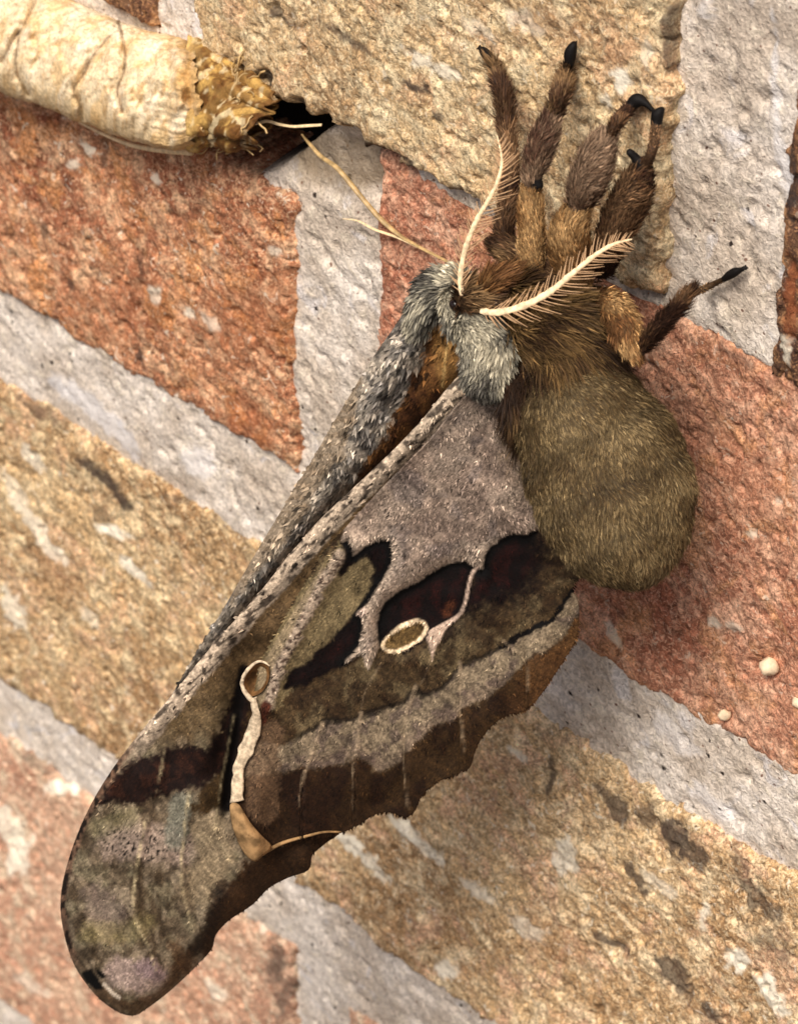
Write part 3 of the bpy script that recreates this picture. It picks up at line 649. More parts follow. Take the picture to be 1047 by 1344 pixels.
def ff_col(X, Y):
    N = len(X); j = (noise2(X / 3.2, Y / 3.2, 501) - .5) * 8 + (noise2(X / 10, Y / 10, 502) - .5) * 10
    c = np.tile(lin(146, 138, 124), (N, 1))
    paint(c, sstep(.45, .6, fbm(X / 14, Y / 14, 503, 3)) * .7, lin(108, 106, 104)); paint(c, sstep(.52, .66, fbm(X / 9, Y / 9, 504, 3)) * .6, lin(186, 174, 154))
    paint(c, sstep(.58, .7, fbm(X / 8, Y / 8, 505, 2)) * .6, lin(56, 50, 46))
    dl_ = np.where(True, dline(FF[40:60], X, Y), 0)
    mem = edge(sdp([(478, 486), (470, 530), (455, 590), (420, 640), (390, 690), (330, 760), (300, 800), (330, 720), (380, 640), (420, 576)], X, Y) + j * .6, 3)
    paint(c, mem * .75, lin(146, 128, 102)); paint(c, mem * sstep(.5, .62, noise2(X / 20, Y / 4, 506)) * .4, lin(118, 96, 66))
    og = edge(sdp([(566, 424), (612, 440), (600, 500), (560, 560), (440, 690), (470, 620), (500, 580), (530, 520), (550, 480)], X, Y) + j * .8, 4)
    paint(c, og, lin(124, 80, 26)); paint(c, og * sstep(.45, .62, fbm(X / 16, Y / 26, 507, 3)) * .7, lin(72, 34, 10))
    paint(c, og * edge(sdp([(566, 424), (612, 440), (600, 500), (578, 516), (572, 470)], X, Y) + j * .5, 4), lin(156, 112, 44))
    paint(c, edge(dline(RIB + [6, -22], X, Y) - 8, 6) * sstep(690, 640, Y) * .0, lin(20, 10, 5))
    paint(c, edge(dline([(596, 432), (586, 460), (580, 505)], X, Y) - 1.6, 1.2) * .8, lin(196, 160, 86))
    return brush(c, X, Y, (660, 250), .5)
def ff_z(X, Y):
    z = wing_depth(X, Y) - 34 + (fbm(X / 50, Y / 50, 520, 3) - .5) * 20
    z -= 30 * np.exp(-(dline(RIB, X, Y) / 18) ** 2)
    z += 22 * np.exp(-(dline(MID, X, Y) / 22) ** 2)
    return z
def build_wing(name, poly, zf, cf, spacing, label=None):
    x0, y0 = poly.min(0) - spacing; x1, y1 = poly.max(0) + spacing
    gx = np.arange(x0, x1 + spacing, spacing); gy = np.arange(y0, y1 + spacing, spacing)
    X, Y = np.meshgrid(gx, gy, indexing='ij'); n, m = X.shape; X = X.ravel().copy(); Y = Y.ravel().copy()
    ins = inside(poly, X, Y); F = grid_faces(n, m)
    F = F[ins[F].any(1)]
    used = np.unique(F); rem = np.full(n * m, -1); rem[used] = np.arange(len(used))
    X, Y, ins = X[used], Y[used], ins[used]; F = rem[F]
    o = ~ins; _, _, bx, by = dline(poly, X[o], Y[o], True, ret=True); X[o] = bx; Y[o] = by
    V = wp(P(X, Y, zf(X, Y)))
    me = tri_mesh(name, local(moth, V), F[:, ::-1], cf(X, Y))
    ob = obj(name, me, M_WING, moth)
    if label: ob['label'] = label
    sm = ob.modifiers.new('thickness', 'SOLIDIFY'); sm.thickness = 0.00022; sm.offset = -1
    return ob
def normals_of(zf, X, Y):
    e = 2.0; zx = (zf(X + e, Y) - zf(X - e, Y)) / (2 * e); zy = -(zf(X, Y + e) - zf(X, Y - e)) / (2 * e)
    n = np.stack([-zx, -zy, np.ones_like(zx)], -1); return n / np.linalg.norm(n, axis=1)[:, None]
def wing_scales(parent, poly, zf, cf, n, lenr, widr, root, lift=.18, keep=None, var=.38):
    x0, y0 = poly.min(0); x1, y1 = poly.max(0)
    X = rng.uniform(x0, x1, n * 3); Y = rng.uniform(y0, y1, n * 3)
    k = inside(poly, X, Y)
    if keep is not None: k &= keep(X, Y)
    X, Y = X[k][:n], Y[k][:n]; N = len(X)
    nm = normals_of(zf, X, Y)
    dx, dy = X - root[0], Y - root[1]; a = np.arctan2(-dy, dx) + rng.normal(0, .34, N) + (fbm(X / 40, Y / 40, 611, 2) - .5) * 1.6
    d = np.stack([np.cos(a), np.sin(a), np.zeros(N)], -1); d -= nm * np.sum(d * nm, 1)[:, None]
    d = d / np.linalg.norm(d, axis=1)[:, None]; side = np.cross(nm, d)
    d = d + nm * rng.uniform(.04, lift * 2, N)[:, None]; d /= np.linalg.norm(d, axis=1)[:, None]
    pts = P(X, Y, zf(X, Y)) + nm * .6
    inb = -sdp(poly, X, Y)
    L = np.minimum(rng.uniform(*lenr, N), np.maximum(inb, 3) + 3)
    col = cf(X + d[:, 0] * L * .55, Y - d[:, 1] * L * .55) * (np.exp(np.clip(rng.normal(0, var, N), -1.2, .75)) * rng.choice([.35, 1.0, 1.4], N, p=[.22, .66, .12]))[:, None] * 1.05
    V, F, C = strands(pts, d, side, L, rng.uniform(*widr, N), nm * (rng.uniform(-.1, .15, N) * L)[:, None], col, 1.15)
    return obj('wing_scales', tri_mesh('wing_scales', local(moth, wp(V)), F, C, smooth=False), M_SCALE, parent, kind='stuff')

hw = build_wing('hindwing', HW, hw_z, hw_col, 2.2, 'scalloped hindwing with pale base and maroon eyespot')
fw = build_wing('forewing', FW, fw_z, fw_col, 2.4, 'long olive grey forewing with dark band and black tip spot')
ff = build_wing('forewing', FF, ff_z, ff_col, 2.6, 'far forewing showing only its slate grey front edge')
wing_scales(hw, HW, hw_z, hw_col, 36000, (5, 11), (1.1, 2.3), (640, 440), .11, None, .5)
basek = lambda X, Y: sdp(BASEGREY, X, Y) < -2
wing_scales(hw, HW, hw_z, hw_col, 11000, (6, 12), (1.1, 2.3), (640, 420), .13, basek, .45)
notHW = lambda X, Y: (sdp(HW, X, Y) > -14)
wing_scales(fw, FW, fw_z, fw_col, 26000, (4, 10), (1.0, 2.0), (560, 420), .10, notHW, .5)
ribk = lambda X, Y: dline(RIB, X, Y) < 14
wing_scales(fw, FW, fw_z, fw_col, 4500, (8, 16), (2.6, 5), (640, 440), .12, ribk, .5)
notFW = lambda X, Y: (sdp(FW, X, Y) > -14)
wing_scales(ff, FF, ff_z, ff_col, 7000, (5, 12), (1.1, 2.2), (640, 300), .14, notFW)
greyk = lambda X, Y: notFW(X, Y) & (dline(MID, X, Y) < 40)
wing_scales(ff, FF, ff_z, ff_col, 5200, (8, 17), (2.6, 5.5), (640, 300), .2, greyk, .55)

# rolled pale edge and turned-over corner of the hindwing
M_EDGE = flat_mat('wing_pale_edge', lin(194, 174, 146), 0.8, 0.1, 1500, 0.4)
M_POCK = flat_mat('wing_curl_brown', lin(104, 74, 44), 0.8, 0.1, 900, 0.5)
M_LEAF = flat_mat('wing_underside_tan', lin(146, 115, 78), 0.8, 0.1, 700, 0.5)
RL = smooth_line([(328, 918), (330, 930), (329, 944), (320, 967), (309, 999), (304, 1034), (302, 1054)], 6)
RR = smooth_line([(338, 914), (338, 926), (341, 950), (337, 978), (325, 999), (318, 1020), (320, 1050)], 6)
cg = np.linspace(0, 1, 9)[None, :, None]; rib_ = RL[:, None] * (1 - cg) + RR[:, None] * cg
rx_, ry_ = rib_[..., 0].copy(), rib_[..., 1]
rx_ += (noise2(ry_ / 9, rx_ * 0 + cg[..., 0] * 2, 641) - .5) * 4
rz_ = hw_z(rx_, ry_) + 9 + 3 * np.sin(np.pi * np.broadcast_to(cg[..., 0], rx_.shape)) + (fbm(rx_ / 7, ry_ / 14, 642, 3) - .5) * 6
ro = obj('rolled_edge', tri_mesh('rolled_edge', local(moth, wp(P(rx_.ravel(), ry_.ravel(), rz_.ravel()))), grid_faces(len(RL), 9)), M_EDGE, hw, label='curled cream rolled edge of the hindwing')
ro.modifiers.new('thickness', 'SOLIDIFY').thickness = 0.0001
pth = smooth_line([(354, 874), (341, 868), (328, 876), (319, 890), (319, 903), (326, 914), (334, 922)], 6)
V, F = tube(P(pth[:, 0], pth[:, 1], hw_z(pth[:, 0], pth[:, 1]) + 10), np.interp(np.linspace(0, 1, len(pth)), [0, .3, .7, 1], [1.0, 2.0, 2.6, 3.5]), 8, .8)
V += ((fbm(V[:, 0] / 6, V[:, 1] / 6, 640, 3) - .5) * 4)[:, None] * np.array([.6, .2, 1])
PK = np.array([(353, 875), (341, 869), (328, 877), (320, 891), (320, 903), (328, 914), (344, 908), (353, 892)], float); PK = smooth_line(PK, 3, True)
gx, gy = np.meshgrid(np.linspace(0, 1, 6), np.arange(len(PK)), indexing='ij'); qx, qy = PK.mean(0)
kx = qx + (PK[gy.astype(int), 0] - qx) * gx; ky = qy + (PK[gy.astype(int), 1] - qy) * gx
obj('curl_pocket', tri_mesh('curl_pocket', local(moth, wp(P(kx.ravel(), ky.ravel(), (hw_z(kx, ky) + 9 - 16 * (1 - gx ** 2)).ravel()))), grid_faces(6, len(PK), True)), M_POCK, hw)
obj('curled_lip', tri_mesh('curled_lip', local(moth, wp(V)), F), M_EDGE, hw)
LEAF = smooth_line([(302, 1056), (314, 1056), (328, 1078), (343, 1096), (357, 1111), (346, 1122), (335, 1131), (322, 1122), (311, 1102), (304, 1080)], 3, True)
gx, gy = np.meshgrid(np.linspace(0, 1, 14), np.arange(len(LEAF)), indexing='ij')
cx_, cy_ = LEAF.mean(0); lx = cx_ + (LEAF[gy.astype(int), 0] - cx_) * gx; ly = cy_ + (LEAF[gy.astype(int), 1] - cy_) * gx
lz = hw_z(lx, ly) + 16 + 12 * (1 - gx ** 2)
lf = obj('folded_corner', tri_mesh('folded_corner', local(moth, wp(P(lx.ravel(), ly.ravel(), lz.ravel()))), grid_faces(14, len(LEAF), True)), M_LEAF, hw, label='tan turned over corner of the hindwing')
lf.modifiers.new('thickness', 'SOLIDIFY').thickness = 0.0002
pth = smooth_line([(332, 1128), (350, 1117), (372, 1106), (400, 1098), (425, 1092), (448, 1092)], 4)
V, F = tube(P(pth[:, 0], pth[:, 1], hw_z(pth[:, 0], pth[:, 1]) + 4), np.linspace(3, 1.2, len(pth)), 6)
obj('margin_rim', tri_mesh('margin_rim', local(moth, wp(V)), F), M_LEAF, hw)

# ---------------------------------------------------------------- body, head and legs: one continuous skin
# (points (x,y,z,r)), fur colours, fur length, width, count, lift, kind
GREY = [lin(116, 110, 96), lin(88, 84, 74), lin(148, 140, 120), lin(58, 54, 48)]
OLIVE = [lin(102, 85, 57), lin(83, 67, 42), lin(122, 104, 73), lin(62, 47, 27)]
BRN = [lin(94, 72, 48), lin(74, 52, 34), lin(116, 90, 60), lin(58, 38, 24)]
ORG = [lin(142, 108, 68), lin(118, 84, 48), lin(166, 132, 88), lin(90, 60, 34)]
DKOL = [lin(66, 48, 28), lin(50, 34, 18), lin(94, 72, 42), lin(36, 22, 11)]
DRK = [lin(62, 42, 28), lin(84, 58, 36), lin(44, 26, 16), lin(104, 78, 54)]
TAUPE = [lin(112, 90, 70), lin(90, 68, 52), lin(132, 108, 86), lin(74, 50, 38)]
BLACK = [lin(14, 11, 10), lin(22, 16, 13), lin(10, 8, 8), lin(30, 22, 18)]
def zc(x, y, off): return float(wall_z(x, y)) + off + (34 if x < 880 else 0)
prims = []
def prim(pts, cols, fl, fw_, n, lift=.35, comb=1.0, grav=0.0):
    pts = [(x, y, z, rad * (.84 if len(prims) > 8 and cols is not BLACK else 1.0)) for x, y, z, rad in pts]
    prims.append((np.array(pts, float), cols, fl, fw_, n, lift, comb))
# abdomen
prim([(742, 520, 640, 70), (764, 552, 640, 92), (776, 578, 640, 97), (788, 602, 640, 108), (799, 625, 640, 108), (806, 648, 640, 108), (812, 672, 640, 99), (826, 708, 640, 66)], OLIVE, (5, 11), (.7, 1.3), 50000, .26)
# dark thorax underside
prim([(700, 440, 640, 50), (735, 455, 640, 62), (748, 500, 640, 62)], DKOL, (18, 40), (1.0, 2.2), 6500, .4)
prim([(700, 395, 650, 42), (745, 410, 655, 48)], DKOL, (16, 34), (1.0, 2.0), 3600, .4)
# hairs lying over the wing base
prim([(676, 505, 652, 22), (694, 560, 640, 22), (706, 620, 624, 16), (712, 655, 612, 8)], DKOL, (16, 34), (.9, 1.8), 1800, .4)
# grey collar and tegula
prim([(625, 428, 655, 30), (642, 458, 660, 36), (640, 492, 648, 32)], GREY, (8, 16), (1.8, 3.8), 4600, .34)
prim([(596, 372, 620, 24), (572, 382, 600, 27), (556, 405, 588, 22), (546, 430, 576, 15)], GREY, (7, 15), (1.8, 3.8), 3200, .34)
prim([(598, 395, 640, 20), (604, 425, 640, 20)], GREY, (7, 14), (1.8, 3.6), 1400, .34)
# head and palps
prim([(622, 390, 664, 26), (640, 388, 672, 22)], BRN, (10, 20), (1.0, 2.0), 900, .4)
prim([(632, 386, 676, 14), (648, 370, 684, 15), (664, 362, 684, 11)], ORG, (12, 24), (1.2, 2.2), 900, .4)
# front femora bunched under the head
prim([(705, 380, 640, 26), (680, 340, 655, 25), (655, 322, 655, 17)], BRN, (12, 26), (1.0, 2.0), 1700, .35)
prim([(740, 400, 640, 30), (738, 362, 656, 24), (725, 345, 660, 18)], BRN, (12, 26), (1.0, 2.0), 1500, .35)
# leg 1 (claw left)
prim([(662, 330, 640, 15), (662, 290, 634, 14), (668, 250, 628, 13), (668, 205, 620, 13), (664, 165, 612, 12)], DRK, (14, 30), (.9, 1.8), 2600, .35)
prim([(664, 165, 612, 11), (660, 125, 605, 10), (652, 98, zc(652, 98, 22), 7), (646, 84, zc(646, 84, 18), 6)], BRN, (14, 34), (.9, 1.8), 1700, .5)
prim([(646, 86, zc(646, 86, 17), 6), (640, 74, zc(640, 74, 12), 8), (633, 66, zc(633, 66, 8), 6)], BLACK, (1.5, 3), (1, 2), 200, .3)
# leg 2
prim([(700, 352, 665, 18), (698, 312, 676, 21), (696, 275, 684, 20), (696, 244, 692, 15)], ORG, (10, 20), (1.0, 2.0), 2400, .28)
prim([(700, 236, 700, 10), (706, 243, 700, 8)], BLACK, (2, 4), (1, 2), 120, .2)
prim([(697, 238, 698, 13), (706, 205, 706, 20), (716, 176, 712, 20), (724, 156, 716, 14)], TAUPE, (14, 28), (1.0, 2.0), 2600, .3)
prim([(724, 158, 716, 11), (734, 128, 718, 13), (742, 100, zc(742, 100, 18), 9), (746, 84, zc(746, 84, 14), 7)], BRN, (12, 28), (1.0, 1.8), 1900, .45)
prim([(747, 84, zc(747, 84, 12), 7), (748, 70, zc(748, 70, 10), 9), (752, 60, zc(752, 60, 7), 6)], BLACK, (1.5, 3), (1, 2), 200, .3)
# leg 3
prim([(756, 372, 668, 26), (748, 330, 690, 33), (748, 298, 708, 30), (760, 276, 722, 18)], ORG, (10, 22), (1.0, 2.0), 3200, .26)
prim([(758, 274, 722, 17), (770, 240, 740, 28), (784, 205, 756, 26), (796, 182, 766, 15)], TAUPE, (14, 30), (1.0, 2.0), 3800, .3)
prim([(796, 184, 766, 10), (812, 158, 776, 11), (824, 144, zc(824, 144, 12), 8)], DRK, (8, 18), (1.0, 1.8), 900, .35)
prim([(824, 146, zc(824, 146, 12), 7), (834, 132, zc(834, 132, 9), 10), (843, 133, zc(843, 133, 6), 7), (852, 140, zc(852, 140, 5), 4)], BLACK, (1.5, 3), (1, 2), 260, .3)
# leg 4 (behind leg 3)
prim([(790, 350, 655, 20), (800, 318, 690, 24), (818, 280, 716, 30), (834, 245, 742, 27), (842, 222, 756, 14)], DRK, (14, 30), (1.0, 2.0), 3800, .3)
prim([(842, 224, 758, 9), (834, 208, 762, 7), (826, 200, 766, 6)], BLACK, (1.5, 3), (1, 2), 120, .3)
prim([(846, 222, 756, 9), (856, 195, 778, 9), (860, 168, zc(860, 168, 12), 8)], DRK, (5, 12), (1.0, 1.8), 700, .35)
prim([(860, 170, zc(860, 170, 11), 7), (862, 152, zc(862, 152, 8), 9), (866, 146, zc(866, 146, 5), 6)], BLACK, (1.5, 3), (1, 2), 220, .3)
# leg 5 (reaching right)
prim([(770, 420, 655, 22), (796, 396, 690, 20), (812, 412, 712, 24), (822, 440, 724, 24), (834, 464, 730, 14)], ORG, (12, 26), (1.0, 2.0), 2600, .3)
prim([(836, 462, 732, 7), (840, 464, 734, 5)], BLACK, (2, 4), (1, 2), 60, .2)
prim([(836, 464, 730, 8), (856, 440, 748, 12), (880, 412, 762, 12), (902, 388, 772, 9), (909, 378, 776, 5)], DRK, (14, 30), (.9, 1.7), 1700, .4)
prim([(904, 388, 772, 5), (925, 378, zc(925, 378, 16), 6), (950, 366, zc(950, 366, 8), 5)], BRN, (6, 12), (.9, 1.7), 500, .3)
prim([(950, 366, zc(950, 366, 8), 5), (962, 358, zc(962, 358, 7), 7), (974, 353, zc(974, 353, 4), 3)], BLACK, (1.5, 3), (1, 2), 160, .3)

for (cx, cy, dx, dy) in ((633, 66, -6, -5), (752, 60, 2, -8), (852, 140, 4, 6), (866, 146, 5, -5), (974, 353, 8, -4)):
    for k in (-1, 1):
        ax_, ay_ = cx + dx + k * dy * .45, cy + dy - k * dx * .45
        prim([(cx, cy, zc(cx, cy, 6), 3.2), ((cx * 1.2 + ax_ * .8) / 2, (cy * 1.2 + ay_ * .8) / 2, zc(cx, cy, 5), 2.6), (ax_, ay_, zc(ax_, ay_, -2), 1.8)], BLACK, (1, 2), (.8, 1.2), 20, .2)
def px_path(pts):
    q = P(pts[:, 0], pts[:, 1], pts[:, 2]); r = pts[:, 3] * (1 - pts[:, 2] / D)
    return np.concatenate([q, r[:, None]], 1)
bv, bf, off = [], [], 0
th = np.linspace(0, np.pi, 13); ph = np.linspace(0, 2 * np.pi, 20, endpoint=False); T_, Q_ = np.meshgrid(th, ph, indexing='ij')
SPH = np.stack([np.sin(T_) * np.cos(Q_), np.sin(T_) * np.sin(Q_), np.cos(T_)], -1).reshape(-1, 3); SF = grid_faces(13, 20, True)
paths = []
for pr in prims:
    q = px_path(pr[0]); q = smooth_line(q, 4) if len(q) > 2 else np.array([q[0] * (1 - t) + q[1] * t for t in np.linspace(0, 1, 5)])
    # enough balls to overlap smoothly
    seg = np.linalg.norm(np.diff(q[:, :3], axis=0), axis=1); cum = np.concatenate([[0], np.cumsum(seg)])
    n = max(4, int(cum[-1] / (q[:, 3].min() * .5)) + 1); t = np.linspace(0, cum[-1], n)
    q = np.stack([np.interp(t, cum, q[:, k]) for k in range(4)], -1); paths.append(q)
    for p in q:
        bv.append(SPH * p[3] + p[:3]); bf.append(SF + off); off += len(SPH)
bv = np.concatenate(bv); bf = np.concatenate(bf)
tmp = obj('body_form', tri_mesh('body_form', local(moth, wp(bv)), bf[:, ::-1]))
rm = tmp.modifiers.new('skin', 'REMESH'); rm.mode = 'VOXEL'; rm.voxel_size = 0.00026; rm.use_smooth_shade = True
sm = tmp.modifiers.new('smooth', 'SMOOTH'); sm.iterations = 6; sm.factor = .5
dg_ = bpy.context.evaluated_depsgraph_get()
bme = bpy.data.meshes.new_from_object(tmp.evaluated_get(dg_)); bpy.data.objects.remove(tmp)
nv = len(bme.vertices); bc = np.empty(nv * 3, np.float32); bme.vertices.foreach_get('co', bc)
mloc = np.array(moth.location)
def to_view(Vw):                              # world (moth local) -> view units
    w = (Vw + mloc - BASE) / S
    return w[:, [0]] * Uh - w[:, [1]] * Nh + w[:, [2]] * Vh
bvw = to_view(bc.reshape(-1, 3).astype(float))
def nearest_prim(Q):
    best = np.full(len(Q), 1e9); who = np.zeros(len(Q), int); ax = np.zeros((len(Q), 3))
    for i, q in enumerate(paths):
        T = np.gradient(q[:, :3], axis=0); T /= np.linalg.norm(T, axis=1)[:, None] + 1e-9
        for k in range(len(q)):
            d = np.linalg.norm(Q - q[k, :3], axis=1) - q[k, 3]
            m = d < best; best[m] = d[m]; who[m] = i; ax[m] = T[k]
    return who, ax
who, ax = nearest_prim(bvw)
skinc = np.array([np.mean(pr[1], 0) * .6 for pr in prims])[who]
a = bme.attributes.new('Col', 'FLOAT_COLOR', 'POINT'); c4 = np.ones((nv, 4), np.float32); c4[:, :3] = skinc; a.data.foreach_set('color', c4.ravel())
bme.name = 'body'; bme.materials.clear()
body = obj('body', bme, M_FUR, moth)
# fur: sampled over the skin
bme.calc_loop_triangles(); nt_ = len(bme.loop_triangles); ti = np.empty(nt_ * 3, np.int32); bme.loop_triangles.foreach_get('vertices', ti); ti = ti.reshape(-1, 3)
A_, B_, C_ = bvw[ti[:, 0]], bvw[ti[:, 1]], bvw[ti[:, 2]]
fn = np.cross(B_ - A_, C_ - A_); area = np.linalg.norm(fn, axis=1) / 2; fn /= (2 * area[:, None] + 1e-9)
vn = np.zeros((nv, 3))
for k in range(3): np.add.at(vn, ti[:, k], fn * area[:, None])
vn /= np.linalg.norm(vn, axis=1)[:, None] + 1e-9
tw = who[ti[:, 0]]
def fur_for(ids, name):
    VV, FF_, CC = [], [], []; o_ = 0
    for i in ids:
        pts, cols, fl, fwid, n, lift, comb = prims[i]
        sel = np.where(tw == i)[0]
        if len(sel) == 0: continue
        w = area[sel] * (0.25 + sstep(-.35, .2, fn[sel, 2])); w /= w.sum()
        f = rng.choice(sel, n, p=w); r1 = np.sqrt(rng.random(n)); r2 = rng.random(n)
        b0, b1, b2 = 1 - r1, r1 * (1 - r2), r1 * r2
        p = A_[f] * b0[:, None] + B_[f] * b1[:, None] + C_[f] * b2[:, None]
        nm = vn[ti[f, 0]] * b0[:, None] + vn[ti[f, 1]] * b1[:, None] + vn[ti[f, 2]] * b2[:, None]; nm /= np.linalg.norm(nm, axis=1)[:, None]
        axd = ax[ti[f, 0]] * comb
        g1 = fbm(p[:, 0] / 26, p[:, 1] / 26, 700 + i, 2) - .5; g2 = fbm(p[:, 0] / 26 + 9, p[:, 1] / 26, 710 + i, 2) - .5
        tang = axd + np.stack([g1, g2, g1 * 0], -1) * 1.5 + rng.normal(0, .16, (n, 3))
        tang -= nm * np.sum(tang * nm, 1)[:, None]; tang /= np.linalg.norm(tang, axis=1)[:, None] + 1e-6
        lf_ = np.clip(rng.normal(lift, .13, n), .03, .95)[:, None]
        d = tang * (1 - lf_) + nm * lf_; d /= np.linalg.norm(d, axis=1)[:, None]
        side = np.cross(d, nm); side += rng.normal(0, .4, (n, 3)); side /= np.linalg.norm(side, axis=1)[:, None]
        L = rng.uniform(*fl, n) * (.5 if i > 8 else 1.0) * (.7 + .6 * fbm(p[:, 0] / 18, p[:, 1] / 18, 720 + i, 2))
        ca = np.array(cols); k0 = np.clip(((fbm(p[:, 0] / 30, p[:, 1] / 30, 730 + i, 2) - .5) * (1.2 if i == 0 else 3.0) + .5) * 3 + rng.normal(0, .8, n), 0, 2.999)
        lo = k0.astype(int); t = (k0 - lo)[:, None]; order = [3, 1, 0, 2]; ca = ca[order]
        col = (ca[lo] * (1 - t) + ca[np.minimum(lo + 1, 3)] * t) * np.exp(rng.normal(0, .4, n))[:, None] * 1.1
        if i == 0:                        # faint rings of the abdomen's segments
            q_ = p[:, 0] * .48 - p[:, 1] * .877 + (fbm(p[:, 0] / 30, p[:, 1] / 30, 760, 2) - .5) * 26
            col = col * (1 - .32 * np.exp(-((np.mod(q_, 58) - 29) / 8) ** 2))[:, None]
        V, F, C = strands(p - nm * .8, d, side, L, rng.uniform(*fwid, n), tang * (L * .25)[:, None] - nm * (L * .1)[:, None], col, 1.25)
        VV.append(V); FF_.append(F + o_); CC.append(C); o_ += len(V)
    return obj(name, tri_mesh(name, local(moth, wp(np.concatenate(VV))), np.concatenate(FF_), np.concatenate(CC), smooth=False), M_FUR, body, kind='stuff')
fur_for([0], 'abdomen_fur'); fur_for([1, 2, 3, 4, 5, 6], 'thorax_fur'); fur_for([7, 8], 'head_fur'); fur_for(list(range(9, len(prims))), 'leg_fur')
# eyes
M_EYE = flat_mat('moth_eye', (0.012, 0.006, 0.005), 0.18, 0.6, 3000, .3)
for (x, y, z, r) in ((650, 399, 684, 10), (597, 400, 664, 8)):
    c0 = P(x, y, z); obj('eye', tri_mesh('eye', local(moth, wp(SPH * r * .86 + c0)), SF[:, ::-1]), M_EYE, moth)
# antennae: feathery
M_ANT = flat_mat('antenna_cream', lin(232, 206, 166), 0.75, 0.2, 1800, .3)
M_BARB = flat_mat('antenna_barb', lin(186, 150, 112), 0.6, 0.3, 1500, .2)
def antenna(pts, w, bl_l, bl_r, label):
    p = smooth_line(np.array(pts, float), 10); q = P(p[:, 0], p[:, 1], p[:, 2]); n = len(q); s = np.linspace(0, 1, n)
    V, F = tube(q, np.interp(s, [0, .06, .35, .8, 1], [w * .6, w, w * .95, w * .55, .8]) * (1 + .10 * np.sin(np.arange(n) * 1.9) + .08 * np.sin(np.arange(n) * .7)), 10, .6)
    o = obj('antenna', tri_mesh('antenna', local(moth, wp(V)), F[:, ::-1]), M_ANT, moth, label=label)
    T = np.gradient(q, axis=0); T /= np.linalg.norm(T, axis=1)[:, None]
    nb_ = 44
    for sd, prof in ((1, bl_l), (-1, bl_r)):
        for k in range(nb_):
            t = .05 + .92 * (k + rng.uniform(-.2, .2)) / nb_; i = min(int(t * (n - 1)), n - 2)
            L = np.interp(t, [0, .15, .5, .8, 1], prof) * rng.uniform(.6, 1.15)
            nrm = np.array([-T[i, 1], T[i, 0], 0.0]) * sd; nrm /= np.linalg.norm(nrm)
            d = nrm * rng.uniform(.6, .82) + T[i] * rng.uniform(.5, .8) + np.array([0, 0, rng.uniform(-.3, .2)]); d /= np.linalg.norm(d)
            m = np.linspace(0, 1, 4)[:, None]; path = q[i] + d * L * m + T[i] * (m ** 2) * L * .15
            Vb, Fb = tube(path, np.array([1.0, .75, .6, .4]), 4)
            obj('barb', tri_mesh('barb', local(moth, wp(Vb)), Fb[:, ::-1]), M_BARB, o)
    return o
antenna([(606, 388, 684), (604, 362, 690), (611, 325, 700), (626, 288, 712), (645, 255, 722), (656, 228, 728), (658, 205, 730), (652, 178, 728)], 3.3, [8, 16, 18, 14, 5], [14, 26, 28, 22, 6], 'feathery cream antenna pointing up the wall')
antenna([(630, 408, 690), (652, 410, 698), (685, 402, 708), (720, 384, 716), (752, 358, 722), (782, 334, 726), (806, 320, 728), (829, 314, 728)], 4.3, [12, 22, 26, 20, 6], [14, 30, 34, 24, 6], 'feathery cream antenna stretched across the legs')

# ================================================================== COCOON
cax = smooth_line([(-330, -60), (-200, -22), (-90, 20), (0, 52), (60, 72), (125, 92), (190, 112), (232, 122), (262, 128)], 8)
top = np.interp(cax[:, 0], [-330, -90, 0, 60, 125, 190, 232, 262], [-150, -84, -42, -14, 14, 40, 50, 62])
bot = np.interp(cax[:, 0], [-330, -200, -90, 0, 60, 100, 150, 190, 232, 262], [10, 60, 96, 122, 142, 158, 178, 189, 199, 196])
n, k = 260, 200
sx = np.linspace(cax[0, 0], cax[-1, 0], n)
tp, bt_ = np.interp(sx, cax[:, 0], top), np.interp(sx, cax[:, 0], bot)
phi = np.linspace(0, 2 * np.pi, k, endpoint=False)
SX, PH = np.meshgrid(sx, phi, indexing='ij')
half = (bt_ - tp)[:, None] / 2; midy = ((bt_ + tp) / 2)[:, None]
XX = SX + 0.18 * half * -np.cos(PH) * 1.0 * 0 + 0.0; YY = midy - half * np.cos(PH)
XX = SX + (fbm(np.cos(PH) * 2 + 3, np.sin(PH) * 2 + 3, 805, 4, .6) - .5) * 60 * sstep(150, 262, SX)
half = half * np.interp(SX, [-400, 225, 262], [1, 1, .9]); YY = midy - half * np.cos(PH)
zc0 = wall_z(SX, midy + 0 * PH) + 60
ZZ = zc0 + half * 1.05 * np.sin(PH)
front = np.sin(PH)
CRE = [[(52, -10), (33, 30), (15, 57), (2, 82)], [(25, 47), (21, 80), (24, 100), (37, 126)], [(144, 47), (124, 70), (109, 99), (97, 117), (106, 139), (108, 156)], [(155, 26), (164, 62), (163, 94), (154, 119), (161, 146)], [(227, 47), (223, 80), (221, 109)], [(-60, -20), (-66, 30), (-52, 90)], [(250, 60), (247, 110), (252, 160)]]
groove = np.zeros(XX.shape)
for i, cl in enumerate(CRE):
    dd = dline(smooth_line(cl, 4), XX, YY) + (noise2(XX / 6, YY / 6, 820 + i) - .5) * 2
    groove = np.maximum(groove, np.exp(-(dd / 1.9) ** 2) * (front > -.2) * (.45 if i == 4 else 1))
    ZZ = ZZ - 9 * np.exp(-(dd / 5) ** 2) * (front > -.2) + 4 * np.exp(-((dd - 12) / 8) ** 2) * (front > -.2)
wr = fbm(XX / 26, (YY + ZZ) / 26, 801, 4, .6) - .5; wr2 = np.abs(fbm(XX / 15, (YY + ZZ * .6) / 15, 803, 3) - .5)
